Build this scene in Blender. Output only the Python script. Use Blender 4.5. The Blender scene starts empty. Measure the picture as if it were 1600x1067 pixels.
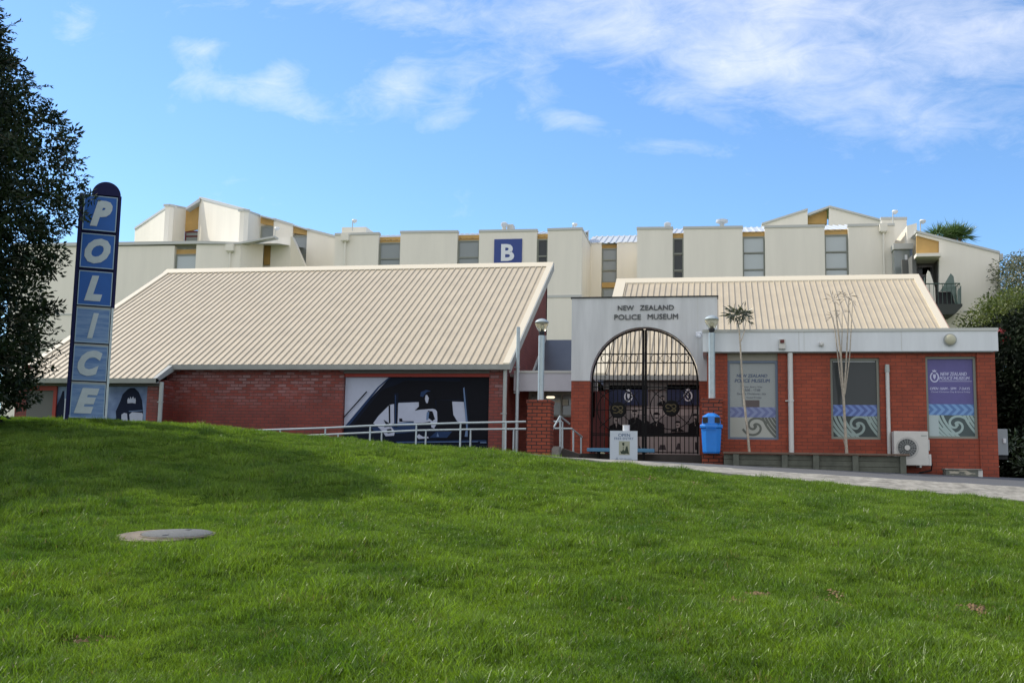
import bpy, bmesh, math, random
import numpy as np
from mathutils import Vector, Matrix, Euler
from mathutils.geometry import tessellate_polygon
R = math.radians
random.seed(7); rng = np.random.default_rng(7)
SC = bpy.context.scene
COL = SC.collection

# ------------------------------------------------------------------ camera
YAW, TILT, ROLL, FPX = R(10.5), R(7.1), R(1.03), 1700.0
cd = bpy.data.cameras.new('camera'); cam = bpy.data.objects.new('camera', cd); COL.objects.link(cam)
cd.sensor_width = 36; cd.lens = FPX * 36 / 1600; cd.clip_end = 3000; cd.clip_start = 0.1
CAMR = Matrix.Rotation(YAW, 3, 'Z') @ Matrix.Rotation(R(90) + TILT, 3, 'X') @ Matrix.Rotation(ROLL, 3, 'Z')
cam.matrix_world = CAMR.to_4x4(); SC.camera = cam          # eye level is z = 0

# ------------------------------------------------------------------ light
SUN_EL, SUN_AZ = R(43), R(20)            # the sun stands to the left and a little behind the buildings
SDIR = Vector((-math.cos(SUN_EL) * math.cos(SUN_AZ), math.cos(SUN_EL) * math.sin(SUN_AZ), math.sin(SUN_EL)))
sl = bpy.data.lights.new('sun', 'SUN'); sl.energy = 2.6; sl.angle = R(0.6); sl.color = (1.0, .93, .80)
so = bpy.data.objects.new('sun', sl); COL.objects.link(so)
so.rotation_euler = SDIR.to_track_quat('Z', 'Y').to_euler(); so.location = (-20, 10, 30)
SC.view_settings.view_transform = 'Standard'; SC.view_settings.look = 'None'
SC.view_settings.exposure = 0.85; SC.view_settings.gamma = 1.0
SC.cycles.max_bounces = 6; SC.cycles.transparent_max_bounces = 16
SC.cycles.use_denoising = True

def pray(px, py):
    return CAMR @ Vector(((px - 800) / FPX, (533.5 - py) / FPX, -1.0))
def P(px, py, Y):                         # where the sight line of a photo point meets the plane y = Y
    d = pray(px, py); return d.x * Y / d.y, d.z * Y / d.y
def X_(px, py, Y): return P(px, py, Y)[0]
def Z_(px, py, Y): return P(px, py, Y)[1]
def R4(px0, py0, px1, py1, Y):            # axis aligned rectangle in the plane y = Y: x0, x1, z0, z1
    a, b, c, d = P(px0, py0, Y), P(px1, py0, Y), P(px0, py1, Y), P(px1, py1, Y)
    za, zb = sorted(((c[1] + d[1]) / 2, (a[1] + b[1]) / 2)); return (a[0] + c[0]) / 2, (b[0] + d[0]) / 2, za, zb

# world: sky with thin cloud
W = bpy.data.worlds.new('World'); SC.world = W; W.use_nodes = True
nt = W.node_tree; nt.nodes.clear()
def N(t, ty, **kw):
    n = t.nodes.new(ty)
    for k, v in kw.items():
        if k in n.inputs: n.inputs[k].default_value = v
        else: setattr(n, k, v)
    return n
def mth(t, op, a, b=None, c=None, clamp=False):
    n = t.nodes.new('ShaderNodeMath'); n.operation = op; n.use_clamp = clamp
    for i, v in enumerate((a, b, c)):
        if v is None: continue
        if isinstance(v, (int, float)): n.inputs[i].default_value = v
        else: t.links.new(v, n.inputs[i])
    return n.outputs[0]
sky = nt.nodes.new('ShaderNodeTexSky'); sky.sky_type = 'NISHITA'; sky.sun_disc = False
sky.sun_elevation = SUN_EL; sky.sun_rotation = -(math.pi / 2 - SUN_AZ)
sky.air_density = 1.0; sky.dust_density = .25; sky.ozone_density = 2.5; sky.altitude = 50
tc = nt.nodes.new('ShaderNodeTexCoord'); sx = nt.nodes.new('ShaderNodeSeparateXYZ')
nt.links.new(tc.outputs['Generated'], sx.inputs[0])
yy = mth(nt, 'MAXIMUM', mth(nt, 'ABSOLUTE', sx.outputs['Y']), .08)
u = mth(nt, 'DIVIDE', sx.outputs['X'], yy); v = mth(nt, 'DIVIDE', sx.outputs['Z'], yy)
cv = nt.nodes.new('ShaderNodeCombineXYZ'); nt.links.new(u, cv.inputs[0]); nt.links.new(v, cv.inputs[1])
mp = N(nt, 'ShaderNodeMapping'); mp.inputs['Rotation'].default_value = (0, 0, R(28)); mp.inputs['Scale'].default_value = (5, 10, 1)
nt.links.new(cv.outputs[0], mp.inputs[0])
n1 = N(nt, 'ShaderNodeTexNoise', Scale=1.0, Detail=9.0, Roughness=.62, Distortion=.5); nt.links.new(mp.outputs[0], n1.inputs['Vector'])
mp2 = N(nt, 'ShaderNodeMapping'); mp2.inputs['Scale'].default_value = (9, 13, 1)
nt.links.new(cv.outputs[0], mp2.inputs[0])
n2 = N(nt, 'ShaderNodeTexNoise', Scale=1.0, Detail=8.0, Roughness=.6); nt.links.new(mp2.outputs[0], n2.inputs['Vector'])
mask = None
# cloud patches of this sky: direction, extent, density, slant
for (px, py, rx, ry, am, ang) in [(1350, 20, 420, 105, 1.0, -13), (1180, 110, 260, 62, .62, -24), (1000, 30, 170, 50, .55, -15), (660, 20, 240, 42, .75, -8),
        (612, 140, 48, 46, .95, 0), (700, 180, 48, 26, .7, 20), (770, 100, 130, 36, .62, 5), (850, 150, 50, 36, .75, -25), (440, 110, 50, 34, .85, 20), (910, 195, 90, 18, .6, -10),
        (310, 75, 60, 17, .75, -8), (110, 40, 55, 42, .7, -20), (370, 140, 150, 28, .55, -12), (1045, 230, 75, 14, .5, 0), (500, 185, 90, 22, .55, -22), (1100, 180, 120, 20, .4, -20), (1500, 190, 200, 34, .3, -20)]:
    cx, cz = P(px, py, 1.0); ex = rx / FPX; ez = ry / FPX
    du = mth(nt, 'SUBTRACT', u, cx); dv = mth(nt, 'SUBTRACT', v, cz); c_, s_ = math.cos(R(ang)), math.sin(R(ang))
    a = mth(nt, 'ADD', mth(nt, 'MULTIPLY', du, c_ / ex), mth(nt, 'MULTIPLY', dv, s_ / ex))
    b = mth(nt, 'SUBTRACT', mth(nt, 'MULTIPLY', dv, c_ / ez), mth(nt, 'MULTIPLY', du, s_ / ez))
    d2 = mth(nt, 'ADD', mth(nt, 'MULTIPLY', a, a), mth(nt, 'MULTIPLY', b, b))
    g = mth(nt, 'MULTIPLY', mth(nt, 'POWER', 2.718, mth(nt, 'MULTIPLY', d2, -.8)), am)
    mask = g if mask is None else mth(nt, 'ADD', mask, g)
mask = mth(nt, 'MINIMUM', mask, 1.1)
mp3 = N(nt, 'ShaderNodeMapping'); mp3.inputs['Scale'].default_value = (16, 34, 1); mp3.inputs['Rotation'].default_value = (0, 0, R(-14))
nt.links.new(cv.outputs[0], mp3.inputs[0])
n3 = N(nt, 'ShaderNodeTexNoise', Scale=1.0, Detail=8.0, Roughness=.68, Distortion=.8); nt.links.new(mp3.outputs[0], n3.inputs['Vector'])
nn = mth(nt, 'ADD', mth(nt, 'ADD', mth(nt, 'MULTIPLY', n1.outputs[0], .45), mth(nt, 'MULTIPLY', n2.outputs[0], .3)), mth(nt, 'MULTIPLY', n3.outputs[0], .35))
nn = mth(nt, 'MULTIPLY', mth(nt, 'SUBTRACT', nn, .55), 1.8)
front = mth(nt, 'MULTIPLY', mth(nt, 'ADD', sx.outputs['Y'], .05), 10.0, clamp=True)
dens = mth(nt, 'MULTIPLY', mth(nt, 'ADD', nn, mth(nt, 'SUBTRACT', mth(nt, 'MULTIPLY', mask, .46), .13)), 1.7, clamp=True)
dens = mth(nt, 'MULTIPLY', mth(nt, 'MULTIPLY', mth(nt, 'POWER', dens, 1.1), .55), front)
# broken white cloud added out of view, behind and above, to whiten the ambient light
nb_ = N(nt, 'ShaderNodeTexNoise', Scale=2.5, Detail=5.0, Roughness=.6); nt.links.new(tc.outputs['Generated'], nb_.inputs['Vector'])
bk = mth(nt, 'ADD', mth(nt, 'MULTIPLY', sx.outputs['Y'], -1.6, clamp=True), mth(nt, 'MULTIPLY', mth(nt, 'SUBTRACT', sx.outputs['Z'], .62), 2.0, clamp=True), clamp=True)
db = mth(nt, 'MULTIPLY', mth(nt, 'MULTIPLY', bk, mth(nt, 'ADD', nb_.outputs[0], .25)), 1.0, clamp=True)
dens = mth(nt, 'MAXIMUM', dens, db)
tint = N(nt, 'ShaderNodeMix', data_type='RGBA', blend_type='MULTIPLY'); tint.inputs[0].default_value = 1
nt.links.new(sky.outputs[0], tint.inputs[6]); tint.inputs[7].default_value = (.74, .94, 1.12, 1)
mix = N(nt, 'ShaderNodeMix', data_type='RGBA'); nt.links.new(dens, mix.inputs[0])
nt.links.new(tint.outputs[2], mix.inputs[6]); mix.inputs[7].default_value = (7.4, 7.3, 7.4, 1)
bg = nt.nodes.new('ShaderNodeBackground'); bg.inputs['Strength'].default_value = 0.1
wo = nt.nodes.new('ShaderNodeOutputWorld')
nt.links.new(mix.outputs[2], bg.inputs[0]); nt.links.new(bg.outputs[0], wo.inputs[0])
SKYMIX, SKYTINT = mix, tint

# ------------------------------------------------------------------ materials
def srgb(r, g, b):
    f = lambda c: (c / 255 / 12.92) if c / 255 <= .04045 else ((c / 255 + .055) / 1.055) ** 2.4
    return (f(r), f(g), f(b))
def mat(name, col, rough=.6, metal=0, noise=0, nscale=6, spec=.5, bump=0, bscale=40, streak=0):
    m = bpy.data.materials.new(name); m.use_nodes = True; t = m.node_tree; b = t.nodes['Principled BSDF']
    b.inputs['Base Color'].default_value = (*col, 1); b.inputs['Roughness'].default_value = rough
    b.inputs['Metallic'].default_value = metal; b.inputs['Specular IOR Level'].default_value = spec
    if noise or bump or streak:
        g = t.nodes.new('ShaderNodeNewGeometry')
    if noise or streak:
        mpn = N(t, 'ShaderNodeMapping'); t.links.new(g.outputs['Position'], mpn.inputs[0])
        mpn.inputs['Scale'].default_value = (nscale, nscale, nscale * (.12 if streak else 1))
        n = N(t, 'ShaderNodeTexNoise', Scale=1.0, Detail=6.0, Roughness=.65); t.links.new(mpn.outputs[0], n.inputs['Vector'])
        r = t.nodes.new('ShaderNodeValToRGB'); k = noise or streak
        r.color_ramp.elements[0].position = .3; r.color_ramp.elements[1].position = .7
        r.color_ramp.elements[0].color = tuple(c * (1 - k) for c in col) + (1,)
        r.color_ramp.elements[1].color = tuple(min(1, c * (1 + k * .6)) for c in col) + (1,)
        t.links.new(n.outputs[0], r.inputs[0]); t.links.new(r.outputs[0], b.inputs['Base Color'])
    if bump:
        n2 = N(t, 'ShaderNodeTexNoise', Scale=float(bscale), Detail=4.0); t.links.new(g.outputs['Position'], n2.inputs['Vector'])
        bp = N(t, 'ShaderNodeBump', Strength=bump, Distance=.02); t.links.new(n2.outputs[0], bp.inputs['Height'])
        t.links.new(bp.outputs[0], b.inputs['Normal'])
    return m
def brick_mat(name, c1, c2, mortar, soffit_sheen=0, rough=.75, msz=.010):
    m = bpy.data.materials.new(name); m.use_nodes = True; t = m.node_tree; b = t.nodes['Principled BSDF']
    g = t.nodes.new('ShaderNodeNewGeometry'); s = t.nodes.new('ShaderNodeSeparateXYZ'); t.links.new(g.outputs['Position'], s.inputs[0])
    c = t.nodes.new('ShaderNodeCombineXYZ'); t.links.new(mth(t, 'ADD', s.outputs[0], s.outputs[1]), c.inputs[0]); t.links.new(s.outputs[2], c.inputs[1])
    br = N(t, 'ShaderNodeTexBrick', Scale=1.0); br.inputs['Brick Width'].default_value = .24; br.inputs['Row Height'].default_value = .086
    br.inputs['Mortar Size'].default_value = msz; br.inputs['Mortar Smooth'].default_value = .3; br.inputs['Bias'].default_value = -.1
    br.inputs['Color1'].default_value = (*c1, 1); br.inputs['Color2'].default_value = (*c2, 1); br.inputs['Mortar'].default_value = (*mortar, 1)
    t.links.new(c.outputs[0], br.inputs['Vector'])
    n = N(t, 'ShaderNodeTexNoise', Scale=1.3, Detail=7.0, Roughness=.7); t.links.new(g.outputs['Position'], n.inputs['Vector'])
    mr = N(t, 'ShaderNodeMapRange'); mr.inputs[1].default_value = .3; mr.inputs[2].default_value = .7; mr.inputs[3].default_value = .7; mr.inputs[4].default_value = 1.2
    t.links.new(n.outputs[0], mr.inputs[0])
    mx = N(t, 'ShaderNodeMix', data_type='RGBA', blend_type='MULTIPLY'); mx.inputs[0].default_value = 1
    t.links.new(br.outputs['Color'], mx.inputs[6]); t.links.new(mr.outputs[0], mx.inputs[7])
    out = mx.outputs[2]
    if soffit_sheen:      # pale soffit reflection painted into the colour of the upper courses
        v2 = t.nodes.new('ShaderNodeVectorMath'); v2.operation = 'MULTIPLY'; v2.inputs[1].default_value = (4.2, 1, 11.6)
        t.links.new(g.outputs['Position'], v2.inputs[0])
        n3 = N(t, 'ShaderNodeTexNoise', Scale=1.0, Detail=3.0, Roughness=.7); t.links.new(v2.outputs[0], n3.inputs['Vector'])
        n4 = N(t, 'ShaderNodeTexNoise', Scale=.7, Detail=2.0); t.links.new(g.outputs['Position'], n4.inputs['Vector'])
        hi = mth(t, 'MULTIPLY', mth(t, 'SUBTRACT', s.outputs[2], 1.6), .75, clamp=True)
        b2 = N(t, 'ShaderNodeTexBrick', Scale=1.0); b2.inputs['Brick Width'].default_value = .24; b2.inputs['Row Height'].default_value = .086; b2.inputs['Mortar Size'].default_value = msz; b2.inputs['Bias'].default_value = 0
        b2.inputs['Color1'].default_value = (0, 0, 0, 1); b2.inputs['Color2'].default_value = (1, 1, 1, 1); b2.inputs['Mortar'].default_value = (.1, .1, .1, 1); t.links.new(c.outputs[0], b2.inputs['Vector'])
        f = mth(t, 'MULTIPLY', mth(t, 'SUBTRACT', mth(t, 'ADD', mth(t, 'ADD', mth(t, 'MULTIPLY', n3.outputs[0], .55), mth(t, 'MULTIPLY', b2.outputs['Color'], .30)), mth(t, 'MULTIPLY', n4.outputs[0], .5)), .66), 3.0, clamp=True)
        f = mth(t, 'MULTIPLY', mth(t, 'MULTIPLY', f, hi), soffit_sheen)
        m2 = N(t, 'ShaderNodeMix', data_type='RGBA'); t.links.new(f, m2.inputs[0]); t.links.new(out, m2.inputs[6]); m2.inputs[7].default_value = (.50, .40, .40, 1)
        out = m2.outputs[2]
    t.links.new(out, b.inputs['Base Color']); b.inputs['Roughness'].default_value = rough
    bp = N(t, 'ShaderNodeBump', Strength=.5, Distance=.008); bp.invert = True
    t.links.new(br.outputs['Fac'], bp.inputs['Height']); t.links.new(bp.outputs[0], b.inputs['Normal'])
    return m
def glass(name, col, rough=.05, spec=.9):
    m = mat(name, col, rough, spec=spec); return m
def emis(name, col, s):
    m = bpy.data.materials.new(name); m.use_nodes = True; b = m.node_tree.nodes['Principled BSDF']
    b.inputs['Base Color'].default_value = (*col, 1); b.inputs['Emission Color'].default_value = (*col, 1); b.inputs['Emission Strength'].default_value = s
    return m
def leaf_mat(name, c1, c2, trans=.35, rough=.5, scale=3.0, c3=None, gloss=.08):
    m = bpy.data.materials.new(name); m.use_nodes = True; t = m.node_tree; t.nodes.clear()
    g = t.nodes.new('ShaderNodeNewGeometry'); n = N(t, 'ShaderNodeTexNoise', Scale=scale, Detail=3.0); t.links.new(g.outputs['Position'], n.inputs['Vector'])
    r = t.nodes.new('ShaderNodeValToRGB'); r.color_ramp.elements[0].position = .35; r.color_ramp.elements[1].position = .65
    r.color_ramp.elements[0].color = (*c1, 1); r.color_ramp.elements[1].color = (*c2, 1); t.links.new(n.outputs[0], r.inputs[0])
    out = r.outputs[0]
    rnd = mth(t, 'ADD', mth(t, 'MULTIPLY', g.outputs['Random Per Island'], .7), .65)
    mx = N(t, 'ShaderNodeMix', data_type='RGBA', blend_type='MULTIPLY'); mx.inputs[0].default_value = 1
    t.links.new(out, mx.inputs[6]); t.links.new(rnd, mx.inputs[7]); out = mx.outputs[2]
    if c3:
        k = mth(t, 'GREATER_THAN', g.outputs['Random Per Island'], .93)
        m3 = N(t, 'ShaderNodeMix', data_type='RGBA'); t.links.new(k, m3.inputs[0]); t.links.new(out, m3.inputs[6]); m3.inputs[7].default_value = (*c3, 1); out = m3.outputs[2]
    d = t.nodes.new('ShaderNodeBsdfDiffuse'); tr = t.nodes.new('ShaderNodeBsdfTranslucent'); gl = N(t, 'ShaderNodeBsdfGlossy', Roughness=rough)
    gl.inputs['Color'].default_value = (1, 1, 1, 1)
    t.links.new(out, d.inputs[0]); t.links.new(out, tr.inputs[0])
    a = t.nodes.new('ShaderNodeMixShader'); a.inputs[0].default_value = trans; t.links.new(d.outputs[0], a.inputs[1]); t.links.new(tr.outputs[0], a.inputs[2])
    b = t.nodes.new('ShaderNodeMixShader'); b.inputs[0].default_value = gloss; t.links.new(a.outputs[0], b.inputs[1]); t.links.new(gl.outputs[0], b.inputs[2])
    o = t.nodes.new('ShaderNodeOutputMaterial'); t.links.new(b.outputs[0], o.inputs[0])
    return m
M = {
 'brick': brick_mat('brick', (.31, .058, .024), (.25, .045, .020), (.15, .04, .024), msz=.008),
 'brick_pier': brick_mat('pier brick', (.33, .062, .024), (.24, .043, .018), (.035, .014, .010), msz=.013),
 'brick_old': brick_mat('brick with painted sheen', (.22, .036, .022), (.17, .027, .018), (.085, .03, .024), soffit_sheen=.55, rough=.55),
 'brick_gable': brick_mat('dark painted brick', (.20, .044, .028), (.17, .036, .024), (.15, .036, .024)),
 'cream': mat('cream roof metal', (.48, .41, .295), .5, streak=.10, nscale=1.6),
 'ridge': mat('cream ridge metal', (.64, .57, .43), .45),
 'gutter': mat('grey gutter', (.34, .35, .32), .5, noise=.12, nscale=3),
 'fascia': mat('white fascia paint', (.68, .70, .71), .55, streak=.10, nscale=2.5),
 'portal': mat('portal paint', (.58, .585, .575), .7, streak=.16, nscale=3.0, bump=.1, bscale=60),
 'linkf': mat('link fascia paint', (.50, .49, .52), .6, noise=.05),
 'apt': mat('apartment render', (.80, .75, .64), .85, streak=.055, nscale=1.4),
 'apt2': mat('apartment render pale', (.80, .75, .64), .85, streak=.05, nscale=1.2),
 'cap': mat('grey capping', (.50, .50, .46), .5),
 'whitemetal': mat('white roofing', (.52, .55, .57), .4),
 'ochre': mat('ochre panel', (.50, .31, .10), .7, noise=.1, nscale=2),
 'frame': mat('olive grey window frame', (.22, .23, .19), .5),
 'bframe': mat('blue grey window frame', (.12, .16, .22), .5),
 'pane': glass('dark glass', (.05, .055, .055), .12, .25),
 'panelight': glass('glass with pale curtain', (.42, .46, .46), .15, .6),
 'panemid': glass('glass with grey blind', (.22, .24, .23), .12, .7),
 'redpaint': mat('red painted beam', (.30, .032, .018), .6, noise=.12, nscale=2),
 'darkred': mat('dark red door', (.11, .016, .014), .6),
 'soffit': mat('dark soffit', (.13, .13, .12), .8),
 'slate': mat('dark slate roof', (.07, .075, .085), .4, noise=.25, nscale=.9),
 'pipe': mat('white plastic pipe', (.58, .57, .53), .45, streak=.1, nscale=5),
 'gpipe': mat('grey pipe', (.36, .38, .35), .45),
 'galv': mat('galvanised steel', (.42, .48, .49), .42, metal=.35, noise=.12, nscale=9),
 'iron': mat('black iron', (.008, .008, .008), .75, spec=.15),
 'gold': mat('dull gold', (.09, .07, .03), .5, metal=.4),
 'asphalt': mat('asphalt', (.085, .088, .095), .9, noise=.15, nscale=5, bump=.3, bscale=180),
 'conc': mat('kerb concrete', (.30, .285, .25), .95, spec=.1, noise=.45, nscale=4.5, bump=.4, bscale=120),
 'conc2': mat('old concrete', (.17, .14, .105), .9, noise=.4, nscale=9, bump=.4, bscale=90),
 'iron_lid': mat('lid concrete', (.13, .135, .135), .95, noise=.35, nscale=45, bump=.5, bscale=150),
 'timber': mat('weathered timber', (.115, .12, .092), .85, noise=.3, nscale=3.5, bump=.25, bscale=50),
 'timber2': mat('timber capping', (.15, .10, .07), .85, noise=.25, nscale=5),
 'darkstep': mat('dark step', (.045, .038, .032), .8, noise=.2, nscale=4),
 'binblue': mat('blue plastic', (.012, .19, .62), .35, noise=.06, nscale=8),
 'black': mat('black', (.008, .008, .01), .6),
 'benchblue': mat('blue bench paint', (.06, .19, .32), .5),
 'acwhite': mat('air conditioner white', (.56, .54, .49), .45, noise=.05, nscale=6),
 'acgrey': mat('air conditioner grey', (.30, .33, .35), .5),
 'fan': mat('fan blades', (.16, .17, .16), .5),
 'navy': mat('navy', (.008, .010, .06), .6, spec=.2),
 'signblue': mat('sign blue', (.006, .10, .38), .4, noise=.08, nscale=4, spec=.3),
 'signfade': mat('faded sign blue', (.075, .165, .34), .45, noise=.0, streak=0),
 'signline': mat('sign border', (.30, .42, .52), .4),
 'letter': mat('sign letter', (.50, .56, .57), .5, noise=.08, nscale=8),
 'signB': mat('deep blue sign', (.012, .042, .22), .4),
 'white': mat('white', (.72, .74, .76), .5),
 'ink': mat('dark letters', (.05, .055, .06), .5),
 'soil': mat('soil', (.10, .06, .035), .95, noise=.4, nscale=20),
 'bark': mat('bark', (.09, .07, .05), .9, noise=.3, nscale=12, bump=.4, bscale=30),
 'palebark': mat('pale bark', (.42, .36, .28), .8, noise=.35, nscale=20),
}
# faded sign sheets: horizontal wear streaks that belong to the sheet
def streaky(name, ca, cb):
    m = bpy.data.materials.new(name); m.use_nodes = True; t = m.node_tree; b = t.nodes['Principled BSDF']
    g = t.nodes.new('ShaderNodeNewGeometry'); mpn = N(t, 'ShaderNodeMapping'); mpn.inputs['Scale'].default_value = (1.6, 1.6, 14); t.links.new(g.outputs['Position'], mpn.inputs[0])
    n = N(t, 'ShaderNodeTexNoise', Scale=1.0, Detail=6.0, Roughness=.7); t.links.new(mpn.outputs[0], n.inputs['Vector'])
    r = t.nodes.new('ShaderNodeValToRGB'); r.color_ramp.elements[0].position = .35; r.color_ramp.elements[1].position = .68
    r.color_ramp.elements[0].color = (*ca, 1); r.color_ramp.elements[1].color = (*cb, 1); t.links.new(n.outputs[0], r.inputs[0]); t.links.new(r.outputs[0], b.inputs['Base Color'])
    b.inputs['Roughness'].default_value = .5; return m
M['signfade'] = streaky('faded sign blue', (.06, .16, .38), (.21, .33, .50))
def flat(name, r, g, b_, rough=.5):
    k = 'f_' + name
    if k not in M: M[k] = mat(name, srgb(r, g, b_), .65, noise=.06, nscale=5, spec=.15)
    return M[k]

# ------------------------------------------------------------------ mesh builder
class MB:
    def __init__(s): s.v = []; s.f = []; s.smooth = False
    def add(s, vs, fs):
        n = len(s.v); s.v += [tuple(q) for q in vs]; s.f += [tuple(i + n for i in f) for f in fs]; return s
    def box(s, x0, x1, y0, y1, z0, z1):
        vs = [(x, y, z) for z in (z0, z1) for y in (y0, y1) for x in (x0, x1)]
        return s.add(vs, [(0, 2, 3, 1), (4, 5, 7, 6), (0, 1, 5, 4), (1, 3, 7, 5), (3, 2, 6, 7), (2, 0, 4, 6)])
    def prism(s, pts, y0, y1):            # outline in x, z pushed from y0 to y1
        n = len(pts); vs = [(p[0], y0, p[1]) for p in pts] + [(p[0], y1, p[1]) for p in pts]
        tr = tessellate_polygon([[Vector((p[0], p[1], 0)) for p in pts]])
        fs = [tuple(t) for t in tr] + [tuple(i + n for i in reversed(t)) for t in tr]
        fs += [(i, (i + 1) % n, (i + 1) % n + n, i + n) for i in range(n)]
        return s.add(vs, fs)
    def prismx(s, pts, x0, x1):           # outline in y, z pushed from x0 to x1
        n = len(pts); vs = [(x0, p[0], p[1]) for p in pts] + [(x1, p[0], p[1]) for p in pts]
        tr = tessellate_polygon([[Vector((p[0], p[1], 0)) for p in pts]])
        fs = [tuple(t) for t in tr] + [tuple(i + n for i in reversed(t)) for t in tr]
        fs += [(i, (i + 1) % n, (i + 1) % n + n, i + n) for i in range(n)]
        return s.add(vs, fs)
    def hull4(s, a, b, za0, za1, zb0, zb1, th):   # upright slab from plan point a to b with own bottom and top heights, thickness behind
        ax, ay = a; bx, by = b; d = Vector((bx - ax, by - ay)).normalized(); nx, ny = -d.y * th, d.x * th
        vs = [(ax, ay, za0), (bx, by, zb0), (bx + nx, by + ny, zb0), (ax + nx, ay + ny, za0), (ax, ay, za1), (bx, by, zb1), (bx + nx, by + ny, zb1), (ax + nx, ay + ny, za1)]
        return s.add(vs, [(0, 3, 2, 1), (4, 5, 6, 7), (0, 1, 5, 4), (1, 2, 6, 5), (2, 3, 7, 6), (3, 0, 4, 7)])
    def tube(s, path, r, n=8, cap=True):
        path = [Vector(p) for p in path]; rs = r if isinstance(r, (list, tuple)) else [r] * len(path)
        rings = []; prev = None
        for i, p in enumerate(path):
            d = (path[min(i + 1, len(path) - 1)] - path[max(i - 1, 0)]).normalized()
            up = prev if prev is not None else (Vector((0, 0, 1)) if abs(d.z) < .9 else Vector((1, 0, 0)))
            a = (up - d * up.dot(d)).normalized(); b = d.cross(a); prev = a
            rings.append([p + (a * math.cos(2 * math.pi * k / n) + b * math.sin(2 * math.pi * k / n)) * rs[i] for k in range(n)])
        vs = [q for rg in rings for q in rg]
        fs = [(i * n + k, i * n + (k + 1) % n, (i + 1) * n + (k + 1) % n, (i + 1) * n + k) for i in range(len(path) - 1) for k in range(n)]
        if cap: fs += [tuple(range(n - 1, -1, -1)), tuple((len(path) - 1) * n + k for k in range(n))]
        return s.add(vs, fs)
    def lathe(s, prof, c, n=20, axis='z'):  # prof: (radius, height)
        vs = []
        for (r, h) in prof:
            for k in range(n):
                a = 2 * math.pi * k / n
                vs.append((c[0] + r * math.cos(a), c[1] + r * math.sin(a), c[2] + h) if axis == 'z' else (c[0] + r * math.cos(a), c[1] + h, c[2] + r * math.sin(a)))
        fs = [(i * n + k, i * n + (k + 1) % n, (i + 1) * n + (k + 1) % n, (i + 1) * n + k) for i in range(len(prof) - 1) for k in range(n)]
        fs += [tuple(range(n - 1, -1, -1)), tuple((len(prof) - 1) * n + k for k in range(n))]
        return s.add(vs, fs)
    def poly(s, pts, y, th=.002):         # thin sheet on a wall, outline in x, z, outer face at y
        return s.prism(pts, y, y + th)
def WL(o):
    v = Vector((0, 0, 0))
    while o is not None: v = v + Vector(o.location); o = o.parent
    return v
def obj(name, mb, m, parent=None, loc=None, local=False, bevel=0, smooth=False, fix=True):
    me = bpy.data.meshes.new(name); off = Vector((0, 0, 0))
    if not local: off = WL(parent) if parent else (Vector(loc) if loc else off)
    me.from_pydata([(q[0] - off.x, q[1] - off.y, q[2] - off.z) for q in mb.v], [], mb.f)
    if fix:
        bm = bmesh.new(); bm.from_mesh(me); bmesh.ops.recalc_face_normals(bm, faces=bm.faces); bm.to_mesh(me); bm.free()
    me.materials.append(m)
    if smooth:
        for p in me.polygons: p.use_smooth = True
        try: me.set_sharp_from_angle(angle=R(40))
        except Exception: pass
    o = bpy.data.objects.new(name, me); COL.objects.link(o)
    if parent: o.parent = parent
    elif loc: o.location = loc
    if bevel:
        b = o.modifiers.new('bevel', 'BEVEL'); b.width = bevel; b.segments = 2; b.limit_method = 'ANGLE'
    return o
def tag(o, label=None, cat=None, group=None, kind=None):
    if label: o['label'] = label
    if cat: o['category'] = cat
    if group: o['group'] = group
    if kind: o['kind'] = kind
    return o
def thing(name, label, cat, loc=(0, 0, 0), rz=0, group=None):
    o = bpy.data.objects.new(name, None); COL.objects.link(o); o.location = loc; o.rotation_euler = (0, 0, rz); o.empty_display_size = .2
    return tag(o, label, cat, group)
def part(name, m, parent, *boxes, **kw):
    if name in ('soffit_board', 'bracket', 'mullion', 'fascia_joint') and len(boxes) > 1:
        return [part(name, m, parent, q, **kw) for q in boxes][0]
    b = MB()
    for q in boxes: b.box(*q)
    return obj(name, b, m, parent, **kw)
def clip(poly, x0, x1, z0, z1):
    for ax, lim, sg in ((0, x0, 1), (0, x1, -1), (1, z0, 1), (1, z1, -1)):
        out = []
        for i in range(len(poly)):
            a, b = poly[i - 1], poly[i]; da, db = (a[ax] - lim) * sg, (b[ax] - lim) * sg
            if (da >= 0) != (db >= 0):
                k = da / (da - db); out.append((a[0] + (b[0] - a[0]) * k, a[1] + (b[1] - a[1]) * k))
            if db >= 0: out.append(b)
        poly = out
        if len(poly) < 3: return []
    return poly
def ribbon(mb, pts, w, y, box=None, th=.0015):
    for i in range(len(pts) - 1):
        a, b = Vector(pts[i]), Vector(pts[i + 1]); d = (b - a)
        if d.length < 1e-6: continue
        n = Vector((-d.y, d.x)).normalized() * w / 2; e = d.normalized() * w * .08
        q = [tuple(a - e + n), tuple(b + e + n), tuple(b + e - n), tuple(a - e - n)]
        if box: q = clip(q, *box)
        if len(q) >= 3: mb.poly(q, y - (i % 2) * .00015, th)
def ell(cx, cz, rx, rz, n=18, a0=0, a1=2 * math.pi):
    return [(cx + rx * math.cos(a0 + (a1 - a0) * k / n), cz + rz * math.sin(a0 + (a1 - a0) * k / n)) for k in range(n + (0 if a1 - a0 > 6.2 else 1))]
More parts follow.
